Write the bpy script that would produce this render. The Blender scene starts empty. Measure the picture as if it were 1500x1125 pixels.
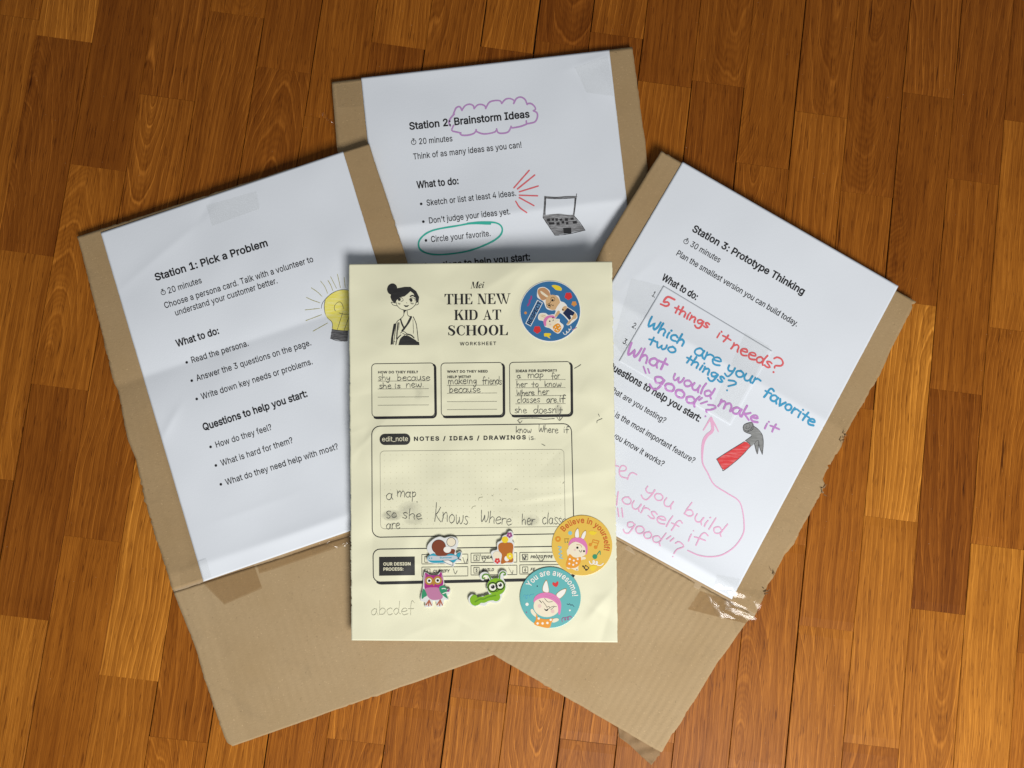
import bpy, math, random
import numpy as np
from mathutils import Matrix, Vector
from mathutils.geometry import delaunay_2d_cdt

# ------------------------------------------------------------------ camera, world, lamp, exposure
SC = bpy.context.scene
COL = SC.collection
F = 1083.0                      # focal length in pixels of a 1500 pixel wide frame
H = 0.616                       # camera height over the floor, metres
TILT_A, TILT_B = 0.07188525, -0.03681349
def rot(a, b):
    ca, sa, cb, sb = math.cos(a), math.sin(a), math.cos(b), math.sin(b)
    Rx = np.array([[1, 0, 0], [0, ca, -sa], [0, sa, ca]])
    Ry = np.array([[cb, 0, sb], [0, 1, 0], [-sb, 0, cb]])
    return Ry @ Rx
R = rot(TILT_A, TILT_B)
cam_d = bpy.data.cameras.new('camera')
cam_d.sensor_width = 36.0
cam_d.lens = F / 1500 * 36.0
cam_d.clip_start = 0.01
cam_d.clip_end = 50
cam = bpy.data.objects.new('camera', cam_d)
COL.objects.link(cam)
M4 = Matrix([[*map(float, R[0]), 0], [*map(float, R[1]), 0], [*map(float, R[2]), H], [0, 0, 0, 1]])
cam.matrix_world = M4
SC.camera = cam

world = bpy.data.worlds.new('World')
SC.world = world
world.use_nodes = True
bg = world.node_tree.nodes['Background']
bg.inputs[0].default_value = (0.88, 0.93, 1.0, 1)
bg.inputs[1].default_value = 0.175

ld = bpy.data.lights.new('window_light', 'AREA')
ld.shape = 'RECTANGLE'
ld.size, ld.size_y = 0.62, 0.50
ld.energy = 28.0
ld.color = (1.0, 0.975, 0.94)
lamp = bpy.data.objects.new('window_light', ld)
COL.objects.link(lamp)
lamp.location = (0.42, -0.95, 1.12)
lamp.rotation_euler = (Vector((0.02, 0.0, 0.0)) - Vector(lamp.location)).to_track_quat('-Z', 'Y').to_euler()

SC.view_settings.view_transform = 'Standard'
SC.view_settings.look = 'None'
SC.view_settings.exposure = 0.0
SC.view_settings.gamma = 1.0
SC.view_settings.use_curve_mapping = False

# ------------------------------------------------------------------ helpers
random.seed(7)
RNG = np.random.RandomState(11)

def pix(P, zf):
    """photo pixels -> points on the surface z = zf(X, Y)"""
    P = np.asarray(P, float).reshape(-1, 2)
    d = np.stack([(P[:, 0] - 750) / F, (562.5 - P[:, 1]) / F, -np.ones(len(P))], 1) @ R.T
    z = np.zeros(len(P))
    for _ in range(5):
        t = (H - z) / -d[:, 2]
        X, Y = d[:, 0] * t, d[:, 1] * t
        z = np.asarray(zf(X, Y), float) * np.ones(len(P))
    return np.stack([X, Y, z], 1)

def flat(z):
    return lambda X, Y: z + 0 * X

def empty(name, loc=(0, 0, 0)):
    o = bpy.data.objects.new(name, None)
    o.empty_display_size = 0.02
    COL.objects.link(o)
    o.location = loc
    return o

def tag(o, label=None, cat=None, group=None, kind=None):
    for k, v in (('label', label), ('category', cat), ('group', group), ('kind', kind)):
        if v: o[k] = v
    return o

def mesh_obj(name, verts, faces, mats, parent=None, mat_idx=None, smooth=False):
    me = bpy.data.meshes.new(name)
    me.from_pydata([tuple(map(float, v)) for v in verts], [], [tuple(map(int, f)) for f in faces])
    for m in (mats if isinstance(mats, (list, tuple)) else [mats]):
        me.materials.append(m)
    if mat_idx is not None:
        me.polygons.foreach_set('material_index', np.asarray(mat_idx, dtype=np.int32))
    if smooth:
        me.polygons.foreach_set('use_smooth', np.ones(len(me.polygons), dtype=bool))
    me.update()
    o = bpy.data.objects.new(name, me)
    COL.objects.link(o)
    if parent is not None:
        o.parent = parent
        off = parent_origin(parent)
        o.location = (-off[0], -off[1], -off[2])
    return o

def parent_origin(o):
    v = Vector((0, 0, 0))
    while o is not None:
        v += o.location
        o = o.parent
    return v

# ------------------------------------------------------------------ node helper
class N:
    def __init__(s, name):
        s.m = bpy.data.materials.new(name)
        s.m.use_nodes = True
        s.t = s.m.node_tree
        s.b = s.t.nodes['Principled BSDF']
        s.out = s.t.nodes['Material Output']
    def new(s, typ, **kw):
        n = s.t.nodes.new(typ)
        for k, v in kw.items(): setattr(n, k, v)
        return n
    def put(s, sock, v):
        if isinstance(v, bpy.types.NodeSocket): s.t.links.new(v, sock)
        elif isinstance(v, (tuple, list)) and len(v) == 3 and sock.type == 'RGBA': sock.default_value = (*v, 1)
        else: sock.default_value = v
    def math(s, op, a, b=None, c=None, clamp=False):
        n = s.new('ShaderNodeMath', operation=op); n.use_clamp = clamp
        s.put(n.inputs[0], a)
        if b is not None: s.put(n.inputs[1], b)
        if c is not None: s.put(n.inputs[2], c)
        return n.outputs[0]
    def vec(s, x, y, z):
        n = s.new('ShaderNodeCombineXYZ')
        for i, v in enumerate((x, y, z)): s.put(n.inputs[i], v)
        return n.outputs[0]
    def noise(s, v, scale=1.0, detail=2.0, rough=0.5, dist=0.0):
        n = s.new('ShaderNodeTexNoise')
        s.put(n.inputs['Vector'], v)
        n.inputs['Scale'].default_value = scale
        n.inputs['Detail'].default_value = detail
        n.inputs['Roughness'].default_value = rough
        n.inputs['Distortion'].default_value = dist
        return n.outputs[0]
    def ramp(s, f, stops):
        n = s.new('ShaderNodeValToRGB')
        s.put(n.inputs[0], f)
        e = n.color_ramp.elements
        while len(e) < len(stops): e.new(0.5)
        for i, (p, c) in enumerate(stops):
            e[i].position = p
            e[i].color = (*c, 1) if isinstance(c, (tuple, list)) else (c, c, c, 1)
        return n.outputs[0]
    def mix(s, f, a, b, mode='MIX'):
        n = s.new('ShaderNodeMix', data_type='RGBA', blend_type=mode)
        s.put(n.inputs[0], f); s.put(n.inputs[6], a); s.put(n.inputs[7], b)
        return n.outputs[2]
    def bump(s, h, strength, dist, normal=None):
        n = s.new('ShaderNodeBump')
        n.inputs['Strength'].default_value = strength
        n.inputs['Distance'].default_value = dist
        s.put(n.inputs['Height'], h)
        if normal is not None: s.put(n.inputs['Normal'], normal)
        return n.outputs[0]
    def pos(s):
        return s.new('ShaderNodeTexCoord').outputs['Object']

# ------------------------------------------------------------------ materials
def paper_mat(name, col, mottle):
    n = N(name)
    p = n.pos()
    big = n.noise(p, 22, 4, 0.6)
    fine = n.noise(p, 900, 2, 0.7)
    c = n.mix(n.math('MULTIPLY', big, mottle), col, tuple(v * 0.90 for v in col))
    c = n.mix(n.math('MULTIPLY', fine, 0.10), c, tuple(v * 0.82 for v in col))
    n.put(n.b.inputs['Base Color'], c)
    n.b.inputs['Roughness'].default_value = 0.62
    n.b.inputs['Specular IOR Level'].default_value = 0.25
    n.put(n.b.inputs['Normal'], n.bump(n.math('ADD', n.noise(p, 160, 4, 0.65), fine), 0.35, 0.00012))
    return n.m
M_WHITE = paper_mat('white_copy_paper', (0.725, 0.765, 0.82), 0.35)
M_YELLOW = paper_mat('pale_yellow_paper', (0.765, 0.75, 0.55), 0.6)

def card_mat(name, col, flute_d=0.00004):
    n = N(name)
    uv = n.new('ShaderNodeUVMap', uv_map='board').outputs[0]
    sp = n.new('ShaderNodeSeparateXYZ'); n.put(sp.inputs[0], uv)
    u, v = sp.outputs[0], sp.outputs[1]
    p = n.pos()
    fib = n.noise(n.vec(n.math('MULTIPLY', u, 420), n.math('MULTIPLY', v, 900), 0.0), 1, 4, 0.7)
    blotch = n.noise(p, 14, 4, 0.6)
    fleck = n.noise(p, 700, 2, 0.6)
    c = n.mix(n.math('MULTIPLY', fib, 0.62), col, tuple(x * 0.55 for x in col))
    c = n.mix(n.ramp(blotch, [(0.35, 0.0), (0.72, 0.6)]), c, tuple(x * y for x, y in zip(col, (0.74, 0.70, 0.62))))
    c = n.mix(n.ramp(n.noise(p, 38, 5, 0.7, 0.8), [(0.56, 0.0), (0.70, 0.30)]), c, tuple(x * 0.62 for x in col))
    c = n.mix(n.ramp(fleck, [(0.66, 0.0), (0.74, 0.45)]), c, tuple(min(1, x * 1.5) for x in col))
    c = n.mix(n.ramp(n.noise(p, 480, 2, 0.6), [(0.68, 0.0), (0.76, 0.55)]), c, tuple(x * 0.40 for x in col))
    n.put(n.b.inputs['Base Color'], c)
    n.b.inputs['Roughness'].default_value = 0.72
    n.b.inputs['Specular IOR Level'].default_value = 0.2
    flute = n.math('SINE', n.math('MULTIPLY', n.math('ADD', u, n.math('MULTIPLY', blotch, 0.004)), 2 * math.pi / 0.0068))
    wear = n.ramp(n.noise(p, 9, 3, 0.6), [(0.35, 0.15), (0.65, 1.0)])
    fl = n.bump(n.math('MULTIPLY', flute, wear), 1.0, flute_d, n.bump(n.noise(p, 45, 4, 0.65), 0.6, 0.0007))
    n.put(n.b.inputs['Normal'], n.bump(fib, 0.5, 0.00022, fl))
    return n.m
M_CARD = card_mat('brown_corrugated_cardboard', (0.43, 0.30, 0.158))
M_FLAP = card_mat('brown_cardboard_flap', (0.465, 0.335, 0.185), 0.00010)
M_CARD_DARK = card_mat('torn_kraft_liner', (0.30, 0.19, 0.095))
M_RAW = card_mat('raw_cardboard_edge', (0.50, 0.38, 0.24))

def tape_mat(name, tint, rough, k):
    n = N(name)
    t = n.t
    tr = n.new('ShaderNodeBsdfTransparent'); tr.inputs[0].default_value = (*tint, 1)
    gl = n.new('ShaderNodeBsdfGlossy'); gl.inputs['Roughness'].default_value = rough
    fr = n.new('ShaderNodeLayerWeight'); fr.inputs[0].default_value = 0.12
    p = n.pos()
    nb = n.bump(n.noise(p, 40, 2, 0.5, 0.6), 0.18, 0.0006)
    n.put(gl.inputs['Normal'], nb)
    mx = n.new('ShaderNodeMixShader')
    n.put(mx.inputs[0], n.math('ADD', n.math('MULTIPLY', fr.outputs['Fresnel'], 0.25), k, clamp=True))
    t.links.new(tr.outputs[0], mx.inputs[1]); t.links.new(gl.outputs[0], mx.inputs[2])
    t.links.new(mx.outputs[0], n.out.inputs[0])
    return n.m
M_TAPE = tape_mat('clear_sticky_tape', (0.975, 0.975, 0.97), 0.13, 0.022)
M_PACK = tape_mat('packing_tape', (0.88, 0.83, 0.76), 0.14, 0.03)

INKS = {}
def ink(name, col, rough=0.55, var=0.12, spec=0.3):
    if name in INKS: return INKS[name]
    n = N(name)
    p = n.pos()
    f = n.noise(p, 500, 3, 0.7)
    c = n.mix(n.math('MULTIPLY', f, var * 2), col, tuple(min(1, v * 0.55 + 0.02) for v in col))
    n.put(n.b.inputs['Base Color'], c)
    n.b.inputs['Roughness'].default_value = rough
    n.b.inputs['Specular IOR Level'].default_value = spec
    INKS[name] = n.m
    return n.m
def streaky(name, col, paper, scale=260, lo=0.42, hi=0.62, ang=0.6):
    """coloured pencil: pigment over paper in directional streaks"""
    if name in INKS: return INKS[name]
    n = N(name)
    p = n.pos()
    mp = n.new('ShaderNodeMapping')
    n.put(mp.inputs[0], p)
    mp.inputs['Rotation'].default_value = (0, 0, ang)
    mp.inputs['Scale'].default_value = (0.18, 1.4, 1)
    f = n.noise(mp.outputs[0], scale * 4, 3, 0.7)
    n.put(n.b.inputs['Base Color'], n.mix(n.ramp(f, [(lo, 0.0), (hi, 0.75)]), col, paper))
    n.b.inputs['Roughness'].default_value = 0.7
    INKS[name] = n.m
    return n.m

# ------------------------------------------------------------------ ink collector
def catmull(P, closed=False, step=1.6):
    P = np.asarray(P, float)
    n = len(P)
    if n < 3 and not closed:
        L = np.hypot(*(P[1] - P[0])); k = max(1, int(L / step))
        return P[0] + (P[1] - P[0]) * np.linspace(0, 1, k + 1)[:, None]
    out = []
    rng = range(n) if closed else range(n - 1)
    for i in rng:
        if closed: p0, p1, p2, p3 = P[i - 1], P[i], P[(i + 1) % n], P[(i + 2) % n]
        else:
            p1, p2 = P[i], P[i + 1]
            p0 = P[i - 1] if i else 2 * p1 - p2
            p3 = P[i + 2] if i + 2 < n else 2 * p2 - p1
        k = max(2, int(np.hypot(*(p2 - p1)) / step))
        t = np.linspace(0, 1, k, endpoint=False)[:, None]
        out.append(0.5 * (2 * p1 + (p2 - p0) * t + (2 * p0 - 5 * p1 + 4 * p2 - p3) * t * t + (3 * p1 - p0 - 3 * p2 + p3) * t ** 3))
    out = np.concatenate(out)
    return out if closed else np.concatenate([out, P[-1:]])

def winding(p, Q):
    w = 0
    for i in range(len(Q)):
        a, b = Q[i - 1], Q[i]
        s = (b[0] - a[0]) * (p[1] - a[1]) - (p[0] - a[0]) * (b[1] - a[1])
        if a[1] <= p[1] < b[1] and s > 0: w += 1
        elif b[1] <= p[1] < a[1] and s < 0: w -= 1
    return w
def triangulate(loops):
    """constrained triangles of an outline with holes -> points, triangles"""
    V, E = [], []
    for l in loops:
        o = len(V); n = len(l)
        V += [Vector((float(p[0]), float(p[1]))) for p in l]
        E += [(o + i, o + (i + 1) % n) for i in range(n)]
    vo, _, fo = delaunay_2d_cdt(V, E, [], 1, 1e-5)[:3]
    vo = [(v[0], v[1]) for v in vo]
    out = []
    for f in fo:
        c = (sum(vo[i][0] for i in f) / len(f), sum(vo[i][1] for i in f) / len(f))
        if winding(c, loops[0]) and not any(winding(c, h) for h in loops[1:]):
            f = list(f)
            for k in range(1, len(f) - 1): out.append((f[0], f[k], f[k + 1]))
    return vo, out

class Ink:
    """flat marks given in photo pixels, laid onto a surface as a thin skin of ink"""
    def __init__(s, zf, lift=0.00012, step=1.5e-6):
        s.zf, s.lift, s.step = zf, lift, step
        s.V, s.Z, s.Fc, s.Mi, s.mats, s.k = [], [], [], [], [], 0
    def mi(s, m):
        if m not in s.mats: s.mats.append(m)
        return s.mats.index(m)
    def add(s, V, Z, Fc, m):
        o = sum(len(v) for v in s.V)
        s.V.append(np.asarray(V, float)); s.Z.append(np.asarray(Z, float))
        s.Fc += [tuple(i + o for i in f) for f in Fc]
        s.Mi += [s.mi(m)] * len(Fc)
    def nz(s):
        s.k += 1
        return (s.k % 60) * s.step
    def stroke(s, P, w, m, closed=False, raw=False, taper=None, wob=0.0):
        C = np.asarray(P, float) if raw else catmull(P, closed, max(0.5, min(2.0, w * 0.9)))
        if closed and raw is False: C = np.concatenate([C, C[:1]])
        if len(C) < 2: return
        keep = [0] + [i for i in range(1, len(C)) if np.hypot(*(C[i] - C[i - 1])) > 1e-4]
        C = C[keep]
        n = len(C)
        if n < 2: return
        T = np.gradient(C, axis=0); T /= np.maximum(1e-9, np.hypot(T[:, 0], T[:, 1]))[:, None]
        Nn = np.stack([-T[:, 1], T[:, 0]], 1)
        ww = np.full(n, w / 2.0)
        if taper is not None: ww = ww * np.interp(np.linspace(0, 1, n), np.linspace(0, 1, len(taper)), taper)
        if wob: ww = ww * (1 + wob * np.interp(np.arange(n), np.arange(0, n + 3, 3), RNG.uniform(-1, 1, len(np.arange(0, n + 3, 3)))))
        z0 = s.nz()
        zz = z0 + np.linspace(0, 8e-6, n)
        V = [C + Nn * ww[:, None], C - Nn * ww[:, None]]
        Z = [zz, zz]
        Fc = [(i, i + 1, n + i + 1, n + i) for i in range(n - 1)]
        o = 2 * n
        if w > 0.5 and not closed:
            for idx, sg in ((0, -1), (n - 1, 1)):
                a0 = math.atan2(Nn[idx][1], Nn[idx][0])
                ks = np.linspace(0, math.pi, 7)
                arc = np.stack([C[idx][0] + ww[idx] * np.cos(a0 - sg * ks), C[idx][1] + ww[idx] * np.sin(a0 - sg * ks)], 1)
                V.append(arc); Z.append(np.full(7, zz[idx]))
                Fc.append(tuple(range(o, o + 7))); o += 7
        s.add(np.concatenate(V), np.concatenate(Z), Fc, m)
    def fill(s, loops, m, smooth=False, edge=4.0):
        """loops: one outline, or [outline, hole, ...]"""
        if not isinstance(loops[0][0], (tuple, list, np.ndarray)): loops = [loops]
        L = [catmull(l, True, 1.5) if smooth else np.asarray(l, float) for l in loops]
        V, tris = triangulate(L)
        for _ in range(7):                       # split long edges so the skin follows the sheet
            mid, out, ch = {}, [], False
            def mp(a, b):
                k = (min(a, b), max(a, b))
                if k not in mid:
                    V.append(((V[a][0] + V[b][0]) / 2, (V[a][1] + V[b][1]) / 2)); mid[k] = len(V) - 1
                return mid[k]
            ln = lambda a, b: math.hypot(V[a][0] - V[b][0], V[a][1] - V[b][1]) > edge
            for a, b, c in tris:
                e = (ln(a, b), ln(b, c), ln(c, a))
                if not any(e): out.append((a, b, c)); continue
                ch = True
                ab, bc, ca = (mp(a, b) if e[0] else None), (mp(b, c) if e[1] else None), (mp(c, a) if e[2] else None)
                if all(e): out += [(a, ab, ca), (ab, b, bc), (ca, bc, c), (ab, bc, ca)]
                elif e[0] and e[1]: out += [(ab, b, bc), (a, ab, bc), (a, bc, c)]
                elif e[1] and e[2]: out += [(bc, c, ca), (b, bc, ca), (a, b, ca)]
                elif e[0] and e[2]: out += [(a, ab, ca), (ab, b, c), (ab, c, ca)]
                elif e[0]: out += [(a, ab, c), (ab, b, c)]
                elif e[1]: out += [(b, bc, a), (bc, c, a)]
                else: out += [(c, ca, b), (ca, a, b)]
            tris = out
            if not ch: break
        s.add(V, np.full(len(V), s.nz()), tris, m)
    def disc(s, c, r, m, ry=None, ang=0.0, n=None):
        ry = ry or r
        n = n or max(8, min(48, int(max(r, ry) * 4)))
        t = np.linspace(0, 2 * math.pi, n, endpoint=False)
        x, y = r * np.cos(t), ry * np.sin(t)
        s.fill(np.stack([c[0] + x * math.cos(ang) - y * math.sin(ang), c[1] + x * math.sin(ang) + y * math.cos(ang)], 1), m)
    def ring(s, c, r, w, m):
        t = np.linspace(0, 2 * math.pi, 28, endpoint=False)
        s.stroke(np.stack([c[0] + r * np.cos(t), c[1] + r * np.sin(t)], 1), w, m, closed=True)
    def cut(s, name, parent):
        if not s.V: return None
        o = s.build(name, parent)
        s.V, s.Z, s.Fc, s.Mi, s.mats = [], [], [], [], []
        return o
    def build(s, name, parent):
        if not s.V: return None
        P = np.concatenate(s.V)
        W = pix(P, s.zf)
        W[:, 2] += s.lift + np.concatenate(s.Z)
        return mesh_obj(name, W, s.Fc, s.mats, parent, s.Mi)

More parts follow.
